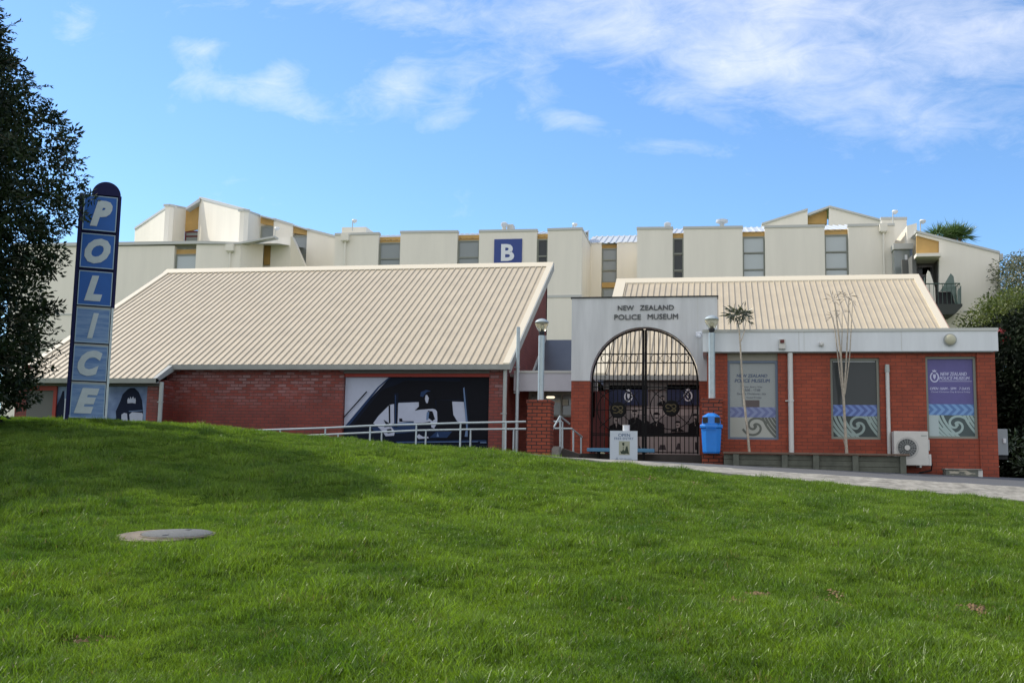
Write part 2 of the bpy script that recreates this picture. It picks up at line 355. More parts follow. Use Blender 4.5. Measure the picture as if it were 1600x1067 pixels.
def text(mb, s, x0, x1, z0, z1, y, th=.004, bold=0.0, shear=0.0, spacing=1.0):   # lettering fitted into a rectangle, facing -y
    if bold and ('M' in s or 'N' in s):            # strokes thickened by a second, slightly shifted copy
        d = (z1 - z0) * .045; text(mb, s, x0, x1 - d, z0, z1, y, th, 0, shear); return text(mb, s, x0 + d, x1, z0, z1, y - .0006, th, 0, shear)
    cu = bpy.data.curves.new('t', 'FONT'); cu.body = s; cu.size = 1; cu.offset = bold; cu.shear = shear; cu.space_character = spacing; cu.resolution_u = 3
    cu.fill_mode = 'FRONT'
    o = bpy.data.objects.new('t', cu); COL.objects.link(o)
    dg = bpy.context.evaluated_depsgraph_get(); me = bpy.data.meshes.new_from_object(o.evaluated_get(dg))
    vs = [v.co.copy() for v in me.vertices]; fs = [tuple(p.vertices) for p in me.polygons]
    bpy.data.objects.remove(o); bpy.data.curves.remove(cu)
    bnd = {}
    for f in fs:
        for i in range(len(f)):
            e = (f[i - 1], f[i]); bnd[e] = 1
    ed = [e for e in bnd if (e[1], e[0]) not in bnd]
    xa, xb = min(v.x for v in vs), max(v.x for v in vs); za, zb = min(v.y for v in vs), max(v.y for v in vs)
    m = lambda v: (x0 + (v.x - xa) / (xb - xa) * (x1 - x0), z0 + (v.y - za) / (zb - za) * (z1 - z0))
    n = len(vs); allv = [(m(v)[0], y, m(v)[1]) for v in vs] + [(m(v)[0], y + th, m(v)[1]) for v in vs]
    mb.add(allv, [f for f in fs] + [(a, b, b + n, a + n) for a, b in ed])
    bpy.data.meshes.remove(me); return mb

# ------------------------------------------------------------------ ground
def itp(x, tab):
    return np.interp(x, [t[0] for t in tab], [t[1] for t in tab])
CREST = [(-60, 1.3), (-15, 1.07), (-11, .98), (-9, .84), (-7, .66), (-3.9, .46), (-2.6, .345), (1, .05), (5.5, -.29), (10, -.6), (60, -1.5)]
KERBF = [(-60, 1.1), (-15, .9), (-11, .80), (-7, .58), (-4, .42), (-1.45, .33), (1.05, .175), (5.7, -.045), (10, -.22), (60, -.8)]
FACZ = [(-60, .9), (-15, .8), (-7, .6), (-5, .52), (-2.7, .46), (1.3, .35), (6.9, .17), (12, .1), (60, 0)]
NEAR = [(-60, -.9), (-4, -1.12), (0, -1.13), (6, -1.15), (60, -1.6)]
def gz(x, y, bumps=True):
    x = np.asarray(x, float); y = np.asarray(y, float)
    c, k, f, n = itp(x, CREST), itp(x, KERBF), itp(x, FACZ), itp(x, NEAR)
    t = np.clip((y - 6) / 14.8, 0, 1); s = t * (1 + .25 * (1 - t))
    z = n + (c - n) * s
    z = np.where(y < 6, n - (6 - np.maximum(y, -20)) * .07, z)
    z = np.where(y > 20.8, c + (k - c) * np.clip((y - 20.8) / 1.1, 0, 1), z)
    z = np.where(y > 21.9, k + (f - k) * np.clip((y - 21.9) / 4.6, 0, 1), z)
    if bumps:
        w = np.clip((20.6 - y) / 1.5, 0, 1)
        b = .030 * np.sin(1.9 * x + .8 * y + 1.2 * np.sin(.9 * y)) + .022 * np.sin(3.7 * x - 2.3 * y + 2 * np.sin(.7 * x)) + .014 * np.sin(6.1 * x + 5.2 * y + 1.7 * np.sin(2.2 * x + 1.1 * y)) + .03 * np.sin(1.3 * y - .5 * x) + .012 * np.sin(9.3 * x - 7.7 * y + 2.1 * np.sin(3.1 * y))
        z = z + b * w
    return z
def G(x, y): return float(gz(x, y, False))
MH = (-5.12, 9.85)      # manhole
def gzm(x, y):
    z = gz(x, y); zc = G(*MH) - .0
    d = np.hypot(x - MH[0], y - MH[1]); w = np.clip((1.05 - d) / .5, 0, 1)
    return z * (1 - w) + (zc - .022 + (y - MH[1]) * .09) * w
def seq(*segs):
    out = []
    for a, b, n in segs: out += list(np.linspace(a, b, n, endpoint=False))
    return np.array(out + [segs[-1][1]])
gx = seq((-900, -100, 5), (-100, -24, 8), (-24, 14, 250), (14, 60, 8), (60, 900, 5)); gy = seq((-60, 2, 5), (2, 24, 160), (24, 34, 12), (34, 100, 6), (100, 1200, 6))
XX, YY = np.meshgrid(gx, gy); ZZ = gzm(XX, YY)
mb = MB(); mb.v = [tuple(q) for q in np.stack([XX, YY, ZZ], -1).reshape(-1, 3).tolist()]; nx_ = len(gx)
mb.f = [(j * nx_ + i, j * nx_ + i + 1, (j + 1) * nx_ + i + 1, (j + 1) * nx_ + i) for j in range(len(gy) - 1) for i in range(nx_ - 1)]
def turf_mat():
    m = bpy.data.materials.new('turf'); m.use_nodes = True; t = m.node_tree; b = t.nodes['Principled BSDF']
    g = t.nodes.new('ShaderNodeNewGeometry'); n = N(t, 'ShaderNodeTexNoise', Scale=2.2, Detail=8.0, Roughness=.7); t.links.new(g.outputs['Position'], n.inputs['Vector'])
    r = t.nodes.new('ShaderNodeValToRGB'); e = r.color_ramp.elements; e[0].position = .3; e[0].color = (.035, .065, .010, 1); e[1].position = .64; e[1].color = (.06, .10, .014, 1)
    q = e.new(.74); q.color = (.11, .075, .04, 1); t.links.new(n.outputs[0], r.inputs[0]); t.links.new(r.outputs[0], b.inputs['Base Color']); b.inputs['Roughness'].default_value = .95; b.inputs['Specular IOR Level'].default_value = 0.0
    n2 = N(t, 'ShaderNodeTexNoise', Scale=60.0, Detail=3.0); t.links.new(g.outputs['Position'], n2.inputs['Vector'])
    bp = N(t, 'ShaderNodeBump', Strength=.8, Distance=.03); t.links.new(n2.outputs[0], bp.inputs['Height']); t.links.new(bp.outputs[0], b.inputs['Normal']); return m
go = obj('ground', mb, turf_mat(), smooth=False, fix=False)
for p in go.data.polygons: p.use_smooth = True
tag(go, kind='structure')
# asphalt and kerb
def sheet(name, xs, ys, zf, m, skirt=.0):
    mb = MB(); n = len(xs)
    for yv in ys:
        for xv in xs: mb.v.append((xv, yv, float(zf(xv, yv))))
    mb.f = [(j * n + i, j * n + i + 1, (j + 1) * n + i + 1, (j + 1) * n + i) for j in range(len(ys) - 1) for i in range(n - 1)]
    if skirt:
        k = len(mb.v)
        for xv in xs: mb.v.append((xv, ys[0], float(zf(xv, ys[0])) - skirt))
        mb.f += [(k + i, k + i + 1, i + 1, i) for i in range(n - 1)]
    o = obj(name, mb, m, fix=False); return tag(o, kind='structure')
sheet('path', seq((-16, 14, 60), (14, 60, 6)), [21.86, 23, 24, 25, 26, 27, 28, 29, 31.8], lambda x, y: G(x, y) + .02, M['asphalt'])
sheet('kerb', seq((-3.6, 14, 70), (14, 60, 6)), [20.78, 20.95, 21.4, 21.9], lambda x, y: G(x, y) + .035 + .004 * math.sin(x * 7), M['conc'], skirt=.14)
# ------------------------------------------------------------------ long museum wing on the left
TS = .547
def ribbed(name, m, parent, x0, x1, y0, y1, zf, pitch=.205, h=.036, base=.05, top=.022, start=.1):
    mb = MB(); nrm = Vector((0, -TS, 1)).normalized() if zf(1) != zf(0) else Vector((0, 0, 1)); prof = [(x0, 0)]; x = x0 + start
    while x < x1 - .026:
        prof += [(x - base / 2, 0), (x - top / 2, h), (x + top / 2, h), (x + base / 2, 0)]; x += pitch
    prof.append((x1, 0))
    for yv in (y0, y1):
        z = zf(yv)
        for (px, hh) in prof: mb.v.append((px, yv + nrm.y * hh, z + nrm.z * hh))
    n = len(prof); mb.f = [(i, i + 1, n + i + 1, n + i) for i in range(n - 1)]
    return obj(name, mb, m, parent, fix=False)
YL, YLL, YR = 29.0, 28.1, 36.75
rz_ = lambda y: 3.1 + TS * (y - 29.0)
XR = X_(862, 411, YR); XLft = X_(265, 421, YR); XB = X_(262, 568, YL)
b = thing('museum_wing', 'long low red brick wing with wide cream ribbed metal roof sloping towards the lawn', 'building', ((XLft + XR) / 2, 31, .6))
xg = XR - .14                                                  # gable wall plane
x536 = X_(536, 630, YL); x764 = X_(763.5, 640, YL); x785 = X_(784, 640, YL)
w = MB(); w.box(XB, x536, YL, YL + .3, .2, 3.0)                # brick with the painted sheen
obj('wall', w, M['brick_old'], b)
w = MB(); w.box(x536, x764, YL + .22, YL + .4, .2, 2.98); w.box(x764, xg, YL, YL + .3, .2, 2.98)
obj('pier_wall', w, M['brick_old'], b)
w = MB(); w.prismx([(YL + .3, .2), (YR, .2), (YR, rz_(YR) - .05), (YL + .3, rz_(YL + .3) - .05)], xg - .25, xg)
obj('gable_wall', w, M['brick_gable'], b)
x228, x247 = X_(229, 630, YLL), X_(247, 630, YLL)
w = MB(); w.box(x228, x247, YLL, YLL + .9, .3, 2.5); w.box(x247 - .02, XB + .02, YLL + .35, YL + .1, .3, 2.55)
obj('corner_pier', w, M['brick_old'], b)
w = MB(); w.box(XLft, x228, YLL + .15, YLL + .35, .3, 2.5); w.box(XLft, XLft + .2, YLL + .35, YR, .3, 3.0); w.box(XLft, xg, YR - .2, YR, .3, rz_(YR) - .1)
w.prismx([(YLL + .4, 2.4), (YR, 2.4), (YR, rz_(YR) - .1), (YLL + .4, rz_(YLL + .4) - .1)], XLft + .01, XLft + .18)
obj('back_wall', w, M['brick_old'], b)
x60, x87 = X_(40, 620, YLL), X_(87, 620, YLL)
fr = part('door_frame', M['redpaint'], b, (x60, x87, YLL + .03, YLL + .14, 2.22, 2.5), (x87 - .1, x87, YLL + .03, YLL + .14, .5, 2.22))
part('door', M['soffit'], b, (x60, x87 - .1, YLL + .08, YLL + .14, .5, 2.22))
XBr = XLft + .07 + .205 * round((XB + .12 - XLft - .07 - .1025) / .205) + .1025
kk_ = math.ceil((XBr - XLft - .07) / .205); rf = ribbed('roof', M['cream'], b, XBr, XR, 28.86, YR, rz_, h=.030, start=XLft + .07 + kk_ * .205 - XBr)
r2 = ribbed('lower_roof', M['cream'], b, XLft, XBr, 27.95, YR, rz_, h=.030, start=.07)
e = MB()
for (xa, xb, ya) in ((XBr, XR, 28.9), (XLft, XBr, 28.0)):      # the roof's own thickness
    e.prismx([(ya, rz_(ya) - .12), (YR, rz_(YR) - .12), (YR, rz_(YR) - .01), (ya, rz_(ya) - .01)], xa + .003, xb - .003)
obj('roof_deck', e, M['soffit'], rf)
c = MB(); c.prismx([(YR - .28, rz_(YR - .28) + .045), (YR + .02, rz_(YR) + .09), (YR + .14, rz_(YR) + .02), (YR + .14, rz_(YR) - .25), (YR + .1, rz_(YR) - .25), (YR + .08, rz_(YR) - .03), (YR - .28, rz_(YR - .28) + .02)], XLft - .12, XR + .06)
for xa, xb, ya in ((XR - .13, XR + .05, 28.86), (XLft - .1, XLft + .1, 27.95)):
    c.prismx([(ya, rz_(ya) - .0), (YR, rz_(YR) - .0), (YR, rz_(YR) + .05), (ya, rz_(ya) + .05)], xa, xb)
obj('ridge_capping', c, M['ridge'], rf)
c = MB(); c.prismx([(28.86, rz_(28.86) - .22), (YR, rz_(YR) - .22), (YR, rz_(YR) + .048), (28.86, rz_(28.86) + .048)], XR + .05, XR + .09)
obj('barge_board', c, M['gutter'], rf)
gt = MB(); gt.prismx([(28.72, 2.88), (28.70, 3.02), (28.74, 3.02), (28.88, 3.0), (28.88, 2.88)], XBr - .02, XR + .1)
gt.prismx([(27.80, 2.41), (27.78, 2.545), (27.82, 2.545), (27.97, 2.52), (27.97, 2.41)], XLft, XBr + .12)
gt.prismx([(27.80, 2.41), (27.80, 2.54), (28.74, 3.02), (28.88, 2.88), (28.8, 2.84)], XBr + .0, XBr + .12)
obj('gutter', gt, M['gutter'], b)
part('soffit_board', M['soffit'], b, (x536, x764, YL - .02, YL + .22, 2.80, 2.879), (XLft, x247, YLL - .02, YLL + .3, 2.35, 2.409))
zb0, zb1 = Z_(650, 588.5, YL), Z_(650, 579, YL)
part('lintel_beam', M['redpaint'], b, (x536 + .002, x764 - .002, YL + .04, YL + .21, zb0, zb1))
def pipe_v(x, y, z0, z1, r, m, parent, name='downpipe', clamps=()):
    p = MB().tube([(x, y, z0), (x, y, z1)], r, 12); o = obj(name, p, m, parent, smooth=True)
    for z in clamps: obj('pipe_clamp', MB().tube([(x, y, z - .02), (x, y, z + .02)], r * 1.22, 12).box(x - r * 2, x - r, y + r * .2, y + r, z - .012, z + .012), m, o)
    return o
pipe_v(X_(788.5, 630, 28.84), 28.84, .3, 2.9, .055, M['gpipe'], b, clamps=(1.7,))
pipe_v(X_(251, 630, 27.95), 27.95, .5, 2.45, .06, M['gpipe'], b, clamps=(1.9,))
xv = X_(809, 560, 29.6)
pipe_v(X_(809, 570, 29.3), 29.3, .3, Z_(809, 511, 29.3), .05, M['galv'], b, 'vent_pipe', clamps=(1.3, 2.3, 3.0))

# printed mural of an officer in an old car
def pgroup(owner, y0, sc, org, items, cl):
    """flat painted shapes of a printed panel; points are given on the panel in picture units"""
    for i, (m, pts) in enumerate(items):
        q = [P(org[0] + a / sc, org[1] + b_ / sc, y0) for a, b_ in pts]; q = clip(q, *cl)
        if len(q) >= 3: obj('printed_shape', MB().poly(q, y0 - .004 - .0012 * (i + 1), .0009), m, owner)
def mural_panel(name, label, rect, y, base):
    x0, x1, z0, z1 = rect; o = obj(name, MB().box(x0, x1, y, y + .02, z0, z1), base, loc=((x0 + x1) / 2, y, z0))
    return tag(o, label, 'mural')
yM = YL + .12
rect = R4(537.5, 588.5, 763, 706, yM); rect = (x536 + .01, x764 - .01, rect[2], zb0 - .005)
NV, DK, MBL, LB, PW = flat('navyprint', 14, 22, 38), flat('blackprint', 12, 14, 22), flat('midblueprint', 38, 58, 92), flat('lightblueprint', 98, 120, 152), flat('paleprint', 176, 182, 198)
mu = mural_panel('car_mural', 'printed mural of an officer in a vintage car between brick piers', rect, yM, PW)
car = [(NV, [(105, 600), (560, 110), (1510, 110), (1510, 830), (60, 830), (95, 600)]),
 (MBL, [(120, 585), (430, 215), (540, 118), (560, 118), (450, 215), (150, 590)]),
 (DK, [(180, 600), (470, 240), (610, 190), (700, 150), (1240, 160), (1240, 330), (640, 350), (560, 380), (400, 520), (370, 600)]),
 (PW, [(390, 560), (440, 490), (545, 385), (640, 365), (830, 358), (835, 440), (800, 560), (600, 560), (440, 600)]),
 (PW, [(1148, 352), (1260, 356), (1285, 560), (1200, 545), (1160, 480)]),
 (MBL, [(370, 600), (800, 575), (830, 640), (620, 660), (400, 640)]),
 (LB, [(600, 560), (780, 545), (800, 570), (600, 585)]),
 (DK, [(640, 515), (668, 515), (672, 540), (780, 542), (780, 552), (640, 545)]),
 (DK, [(538, 390), (553, 385), (555, 560), (541, 560)]),
 (NV, [(590, 275), (632, 270), (622, 600), (592, 600)]), (MBL, [(600, 290), (609, 290), (607, 600), (600, 600)]),
 (PW, [(430, 590), (480, 560), (500, 600), (560, 590), (600, 640), (590, 680), (510, 685), (480, 640)]),
 (NV, [(490, 525), (540, 560), (560, 600), (520, 590)]), (NV, [(520, 620), (560, 612), (580, 650), (530, 660)]),
 (PW, [(795, 435), (980, 420), (1015, 460), (1005, 560), (975, 612), (950, 600), (940, 545), (870, 556), (780, 560), (790, 480)]),
 (DK, [(915, 440), (960, 446), (985, 520), (960, 540), (920, 510)]), (LB, [(905, 455), (930, 450), (920, 530), (900, 530)]),
 (DK, [(790, 440), (830, 400), (830, 320), (850, 262), (900, 232), (955, 250), (980, 320), (985, 400), (1000, 430), (930, 415), (870, 425)]),
 (MBL, [(842, 300), (850, 262), (900, 240), (945, 252), (905, 262), (868, 310)]),
 (PW, [(895, 292), (908, 288), (926, 320), (915, 368), (900, 366), (888, 330)]),
 (DK, [(1000, 340), (1145, 345), (1150, 480), (1190, 545), (1280, 580), (1290, 700), (1000, 720), (1010, 560)]),
 (DK, [(1235, 130), (1510, 120), (1510, 715), (1310, 715), (1298, 400), (1262, 215), (1250, 340), (1235, 340)]),
 (MBL, [(930, 700), (1000, 640), (1150, 640), (1100, 700)]), (LB, [(1000, 690), (1010, 650), (1025, 690)]),
 (PW, [(805, 690), (830, 665), (870, 690), (920, 690), (925, 705), (830, 712)]),
 (LB, [(1256, 225), (1268, 215), (1300, 560), (1300, 690), (1270, 690), (1285, 600)]), (NV, [(1275, 240), (1290, 240), (1320, 600), (1305, 600)]),
 (MBL, [(600, 735), (1480, 722), (1480, 735), (620, 745)]), (LB, [(1420, 740), (1480, 740), (1480, 752), (1420, 752)]), (LB, [(620, 745), (1400, 735), (1400, 741), (620, 750)]),
 (DK, [(95, 515), (325, 255), (338, 258), (98, 525)])]
pgroup(mu, yM, 6.154, (520, 570), car, (rect[0], rect[1], rect[2], rect[3]))
# helmet mural behind the pylon sign
def grad_blue():
    m = mat('blue cloudy print', srgb(92, 122, 165), .5); t = m.node_tree; b_ = t.nodes['Principled BSDF']
    g = t.nodes.new('ShaderNodeNewGeometry'); n = N(t, 'ShaderNodeTexNoise', Scale=1.1, Detail=4.0); t.links.new(g.outputs['Position'], n.inputs['Vector'])
    r = t.nodes.new('ShaderNodeValToRGB'); r.color_ramp.elements[0].position = .38; r.color_ramp.elements[1].position = .62
    r.color_ramp.elements[0].color = (*srgb(48, 76, 122), 1); r.color_ramp.elements[1].color = (*srgb(125, 148, 182), 1)
    t.links.new(n.outputs[0], r.inputs[0]); t.links.new(r.outputs[0], b_.inputs['Base Color']); return m
x85, xh1 = X_(87.5, 630, YLL + .1), x228 - .01
hm = mural_panel('helmet_mural', 'blue printed mural of a helmeted officer below the low eave', (x85, xh1, .5, 2.34), YLL + .08, grad_blue())
HV = flat('helmetnavy', 20, 29, 50)
hel = [(HV, [(1035, 470), (1075, 380), (1095, 320), (1140, 275), (1165, 262), (1200, 262), (1240, 300), (1268, 370), (1278, 470), (1280, 600), (1040, 600)]),
 (PW, [(1085, 500), (1110, 485), (1135, 490), (1140, 560), (1100, 580), (1085, 540)]),
 (PW, [(1155, 500), (1180, 478), (1270, 485), (1278, 500), (1270, 590), (1150, 590), (1160, 540)]),
 (LB, [(1150, 468), (1275, 460), (1275, 468), (1155, 476)]),
 (PW, [(1140, 400), (1138, 372), (1148, 350), (1158, 365), (1166, 340), (1176, 362), (1190, 338), (1198, 362), (1208, 350), (1214, 372), (1212, 402), (1180, 396)]),
 (HV, [(505, 600), (500, 440), (545, 340), (560, 290), (575, 290), (575, 600)])]
pgroup(hm, YLL + .08, 5.714, (0, 560), hel, (x85, xh1, .5, 2.34))

# ------------------------------------------------------------------ low link with dark sloping roof
YK = 29.75; xk0, xk1, zk0, zk1 = R4(812.5, 611, 893, 579, YK); xk0 = xg + .16; xk1 = X_(893, 590, YK) + .5
b = thing('entrance_link', 'low link building with pale fascia and dark sloping roof beside the arch', 'building', ((xk0 + xk1) / 2, YK, .5))
part('fascia', M['linkf'], b, (xk0, xk1, YK, YK + .12, zk0, zk1 - .07))
part('fascia_capping', M['cap'], b, (xk0, xk1, YK - .02, YK + .2, zk1 - .068, zk1))
part('roof', M['cap'], b, (xg + .01, xk1, YK + .21, 33.2, zk1 - .15, zk1 - .08))
ysl = 33.2; zt = Z_(878, 531, 36.4)
s = MB(); s.prismx([(ysl, zk1 - .1), (36.4, zt), (36.4, zt - .15), (ysl, zk1 - .3)], xg + .01, xk1 + .3); obj('sloping_roof', s, M['slate'], b)
m_ = MB().prismx([(ysl - .05, zk1 - .08), (36.4, zt + .03), (36.4, zt + .16), (ysl - .05, zk1 + .05)], xg + .012, xg + .05)
obj('roof_flashing', m_, M['cap'], b)
YW = 31.2; a0, a1, c0, c1 = R4(826, 648, 893, 616, YW); 
part('wall', M['brick_gable'], b, (xg + .01, xk1, YW, YW + .2, .3, c0), (xg + .01, a0, YW, YW + .2, c0, zk1 - .16))
wf = part('window_frame', M['frame'], b, (a0, xk1, YW - .02, YW + .05, c0 - .06, c0), (a0, xk1, YW - .02, YW + .05, c1, c1 + .07), *[(x, x + .05, YW - .02, YW + .05, c0, c1) for x in (a0, X_(876, 630, YW), xk1 - .05)])
part('pane', M['panemid'], b, (a0, xk1, YW + .06, YW + .08, c0, c1))
part('window_head', M['soffit'], b, (a0, xk1, YW, YW + .2, c1 + .07, zk1 - .16))
n0, n1, n2_, n3_ = R4(877, 633, 888, 624, YW); part('notice', mat('paper', (.5, .49, .38)), wf, (n0 + .04, n1, YW - .045, YW - .04, n2_, n3_))
l = X_(866, 623, YW); lz = Z_(866, 623.5, YW)
obj('ceiling_light', MB().lathe([(.10, -.03), (.13, 0), (.10, .03)], (l, YW - .25, lz + .0), 16), emis('lit lamp', (1, .85, .6), .7), b)
bpy.data.objects['ceiling_light'].scale = (1, .6, 1)

# ------------------------------------------------------------------ entrance portal with round arch
YP = 28.0; p0, p1, q0, q1 = R4(893, 595, 1121, 465, YP); xc = X_(1008, 560, YP)
arx0, arx1 = X_(921.5, 600, YP), X_(1092.5, 600, YP); rad = (arx1 - arx0) / 2; xc = (arx0 + arx1) / 2; zs = Z_(1008, 595, YP); zt_ = zs + rad
p = thing('entrance_portal', 'pale grey rendered arch portal on brick columns with raised lettering', 'portal', (xc, YP + .2, .5))
prt = MB(); arc = [(xc + rad * math.cos(math.pi * k / 40), zs + rad * math.sin(math.pi * k / 40)) for k in range(41)]
prt.prism([(p0, zs), (p0, q1), (p1, q1), (p1, zs)] + arc, YP, YP + .38)
prt.v = [(x, y, z) for x, y, z in prt.v]; obj('wall', prt, M['portal'], p)
part('brick_column', M['brick'], p, (p0 + .005, arx0 - .003, YP + .01, YP + .37, .3, zs - .003)); part('brick_column', M['brick'], p, (arx1 + .003, p1 - .01, YP + .01, YP + .37, .3, zs - .003))
part('capping', M['black'], p, (p0 - .03, p1 + .03, YP - .03, YP + .41, q1, q1 + .03))
part('seam', M['cap'], p, (X_(1090, 500, YP), X_(1090, 500, YP) + .012, YP - .004, YP, zs + .6, q1))
L = MB(); 
def words(mb, line, px0, px1, py0, py1, y, bold=.0, th=.03, shear=0):
    x0, x1, z0, z1 = R4(px0, py1, px1, py0, y); text(mb, line, x0, x1, z0, z1, y - th, th, bold, shear)
words(L, 'NEW', 965.5, 990.5, 477.5, 485, YP); words(L, 'ZEALAND', 1000, 1053, 476.8, 484.5, YP)
words(L, 'POLICE', 960, 1001.5, 491.5, 499.5, YP); words(L, 'MUSEUM', 1012, 1059.5, 490.5, 498.8, YP)
obj('lettering', L, M['ink'], p)
# small white camera under the portal's right shoulder
cx_, cz_ = P(1091, 524, YP - .1)
cm = thing('security_camera', 'small white dome security camera on the arch beside the right fascia', 'camera', (cx_, YP - .1, cz_))
obj('bracket', MB().tube([(cx_ + .12, YP - .02, cz_ + .02), (cx_ + .06, YP - .12, cz_ + .08), (cx_ - .06, YP - .12, cz_ + .06)], .022, 8), M['white'], cm)
obj('housing', MB().lathe([(.0, -.07), (.055, -.05), (.07, 0), (.05, .03)], (cx_ + .0, YP - .14, cz_ + .0), 14), M['white'], cm, smooth=True)

# iron gate: two leaves
YG = YP + .2; zg0 = Z_(1008, 708, YG)
g = thing('iron_gate', 'arched double gate of black iron bars with round monogram medallions', 'gate', (xc, YG, zg0))
hgt = lambda x, r=rad - .045: zs + math.sqrt(max(0, r * r - (x - xc) ** 2)) if abs(x - xc) < r else zs
zr1, zr2 = Z_(1008, 553, YG), Z_(1008, 567, YG); zr3, zr4 = Z_(1008, 597, YG), Z_(1008, 605, YG); zr5, zr6 = Z_(1008, 640, YG), Z_(1008, 678, YG)
for sgn in (-1, 1):
    f = MB(); xa, xb = (xc + sgn * .03, xc + sgn * (rad - .045))
    lo, hi = min(xa, xb), max(xa, xb)
    f.tube([(xb, YG, zg0)] + [(xc + sgn * (rad - .045) * math.cos(math.pi / 2 * k / 20), YG, zs + (rad - .045) * math.sin(math.pi / 2 * k / 20)) for k in range(20)] + [(xa, YG, zs + rad - .046)], .022, 8)
    f.box(xc + sgn * .034 - .03, xc + sgn * .034 + .03, YG - .022, YG + .022, zg0, zs + rad - .05)
    for z in (zg0 + .03, zr4, zr3, zr6, zr6 - .045, zr1, zr2):
        half = math.sqrt((rad - .045) ** 2 - max(0, z - zs) ** 2); f.box(min(xa, xc + sgn * half), max(xa, xc + sgn * half), YG - .012, YG + .012, z - .012, z + .012)
    leaf = obj('gate_leaf', f, M['iron'], g)
    bars = MB(); n = int((hi - lo) / .108)
    for i in range(1, n):
        x = xa + sgn * (hi - lo) * i / n; bars.box(x - .0105, x + .0105, YG - .0105, YG + .0105, zg0, hgt(x))
    obj('bars', bars, M['iron'], leaf)
    rg = MB(); mx_ = X_(1049, 638, YG) if sgn > 0 else X_(966, 640, YG); mz = (Z_(1049, 638, YG) if sgn > 0 else Z_(966, 640.5, YG))
    rg.tube([(mx_ + .54 * math.cos(a), YG - .015, mz + .54 * math.sin(a)) for a in np.linspace(0, 2 * math.pi, 41)], .012, 6)
    for a in (R(45), R(135), R(225), R(315)): rg.tube([(mx_ + .2 * math.cos(a), YG - .015, mz + .2 * math.sin(a)), (mx_ + .70 * math.cos(a), YG - .015, mz + .66 * math.sin(a))], .01, 6)
    rg.box(lo, hi, YG - .02, YG - .01, mz - .01, mz + .01)
    obj('ring', rg, M['iron'], leaf)
    cr = MB(); zc_ = (zr1 + zr2) / 2; rr = (zr1 - zr2) / 2 - .012
    for k in range(5):
        x = xc + sgn * (.28 + k * .243)
        if abs(x - xc) < 1.22: cr.tube([(x + rr * math.cos(a), YG - .012, zc_ + rr * math.sin(a)) for a in np.linspace(0, 2 * math.pi, 21)], .008, 5)
    obj('rail_circles', cr, M['iron'], leaf)
    md = obj('medallion', MB().lathe([(.19, -.03), (.21, -.02), (.21, .015)], (mx_, YG - .02, mz), 24, 'y'), M['iron'], g)
    t_ = MB(); ribbon(t_, [(mx_ - .08 + .06 * math.cos(a), mz + .05 + .05 * math.sin(a)) for a in np.linspace(0, 5.2, 12)], .022, YG - .058)
    ribbon(t_, [(mx_ + .06 + .06 * math.cos(a), mz + .05 + .05 * math.sin(a)) for a in np.linspace(3.2, -2.2, 12)], .022, YG - .058)
    ribbon(t_, [(mx_ - .02, mz + .1), (mx_ + .05, mz - .02), (mx_ - .03, mz - .08), (mx_ - .12, mz - .07)], .022, YG - .058)
    ribbon(t_, [(mx_ + .0, mz - .04), (mx_ + .08, mz - .09), (mx_ + .12, mz - .04), (mx_ + .06, mz - .02)], .022, YG - .058)
    obj('monogram', t_, M['gold'], md)
part('latch', M['iron'], g, (arx1 - .11, arx1 - .07, YG - .03, YG + .03, zg0 + .1, zg0 + .3)); part('latch', M['iron'], g, (arx1 - .11, arx1 - .07, YG - .03, YG + .03, zr6 + .25, zr6 + .4))

# step in front of the gate, bench, courtyard
xs0, xs1 = X_(868, 712, 27.3), X_(1096, 712, 27.3)
st = obj('entrance_step', MB().box(xs0, xs1, 27.35, 30.5, .2, Z_(980, 709, 27.35)), M['darkstep'], loc=((xs0 + xs1) / 2, 27.4, .4)); tag(st, 'low dark step running below the arched gate', 'step')
bx0, bx1, bz0, bz1 = R4(918, 706, 1023, 700.5, 27.15)
be = thing('low_bench', 'low blue bench on the path before the arched gate, behind the free entry board', 'bench', ((bx0 + bx1) / 2, 27.15, G(-2.5, 27)))
part('seat', M['benchblue'], be, (bx0, bx1, 27.0, 27.3, bz0, bz1), bevel=.008)
for x in (bx0 + .25, bx1 - .3): part('leg', M['iron'], be, (x, x + .06, 27.05, 27.25, G(x, 27.1) - .02, bz0))

# ------------------------------------------------------------------ gabled hall behind the portal
YH, YHR = 31.9, 39.4; hz = lambda y: 3.1 + TS * (y - YH)
hx0, hx1 = X_(976, 436, YHR), X_(1431, 431, YHR)
b = thing('gabled_hall', 'red hall with cream standing seam roof rising behind the arch and the flat block', 'building', ((hx0 + hx1) / 2, 35, .5))
ribbed('roof', M['cream'], b, hx0, hx1, YH - .15, YHR, hz, pitch=.2, h=.032, base=.034, top=.022)
rf = b.children[0]
e = MB(); e.prismx([(YH - .12, hz(YH) - .2), (YHR, hz(YHR) - .15), (YHR, hz(YHR) - .01), (YH - .12, hz(YH - .12) - .01)], hx0 + .003, hx1 - .003); obj('roof_deck', e, M['soffit'], rf)
c = MB(); c.prismx([(YHR - .3, hz(YHR - .3) + .05), (YHR + .02, hz(YHR) + .1), (YHR + .15, hz(YHR) + .02), (YHR + .15, hz(YHR) - .3), (YHR + .1, hz(YHR) - .3), (YHR - .3, hz(YHR - .3))], hx0 - .3, hx1 + .1)
c.prismx([(YH - .15, hz(YH - .15) - .12), (YHR, hz(YHR) - .12), (YHR, hz(YHR) + .06), (YH - .15, hz(YH - .15) + .06)], hx0 - .3, hx0 + .06)
c.prismx([(YH - .15, hz(YH - .15) - .02), (YHR, hz(YHR) - .02), (YHR, hz(YHR) + .06), (YH - .15, hz(YH - .15) + .06)], hx1 - .12, hx1 + .1)
obj('ridge_capping', c, M['ridge'], rf)
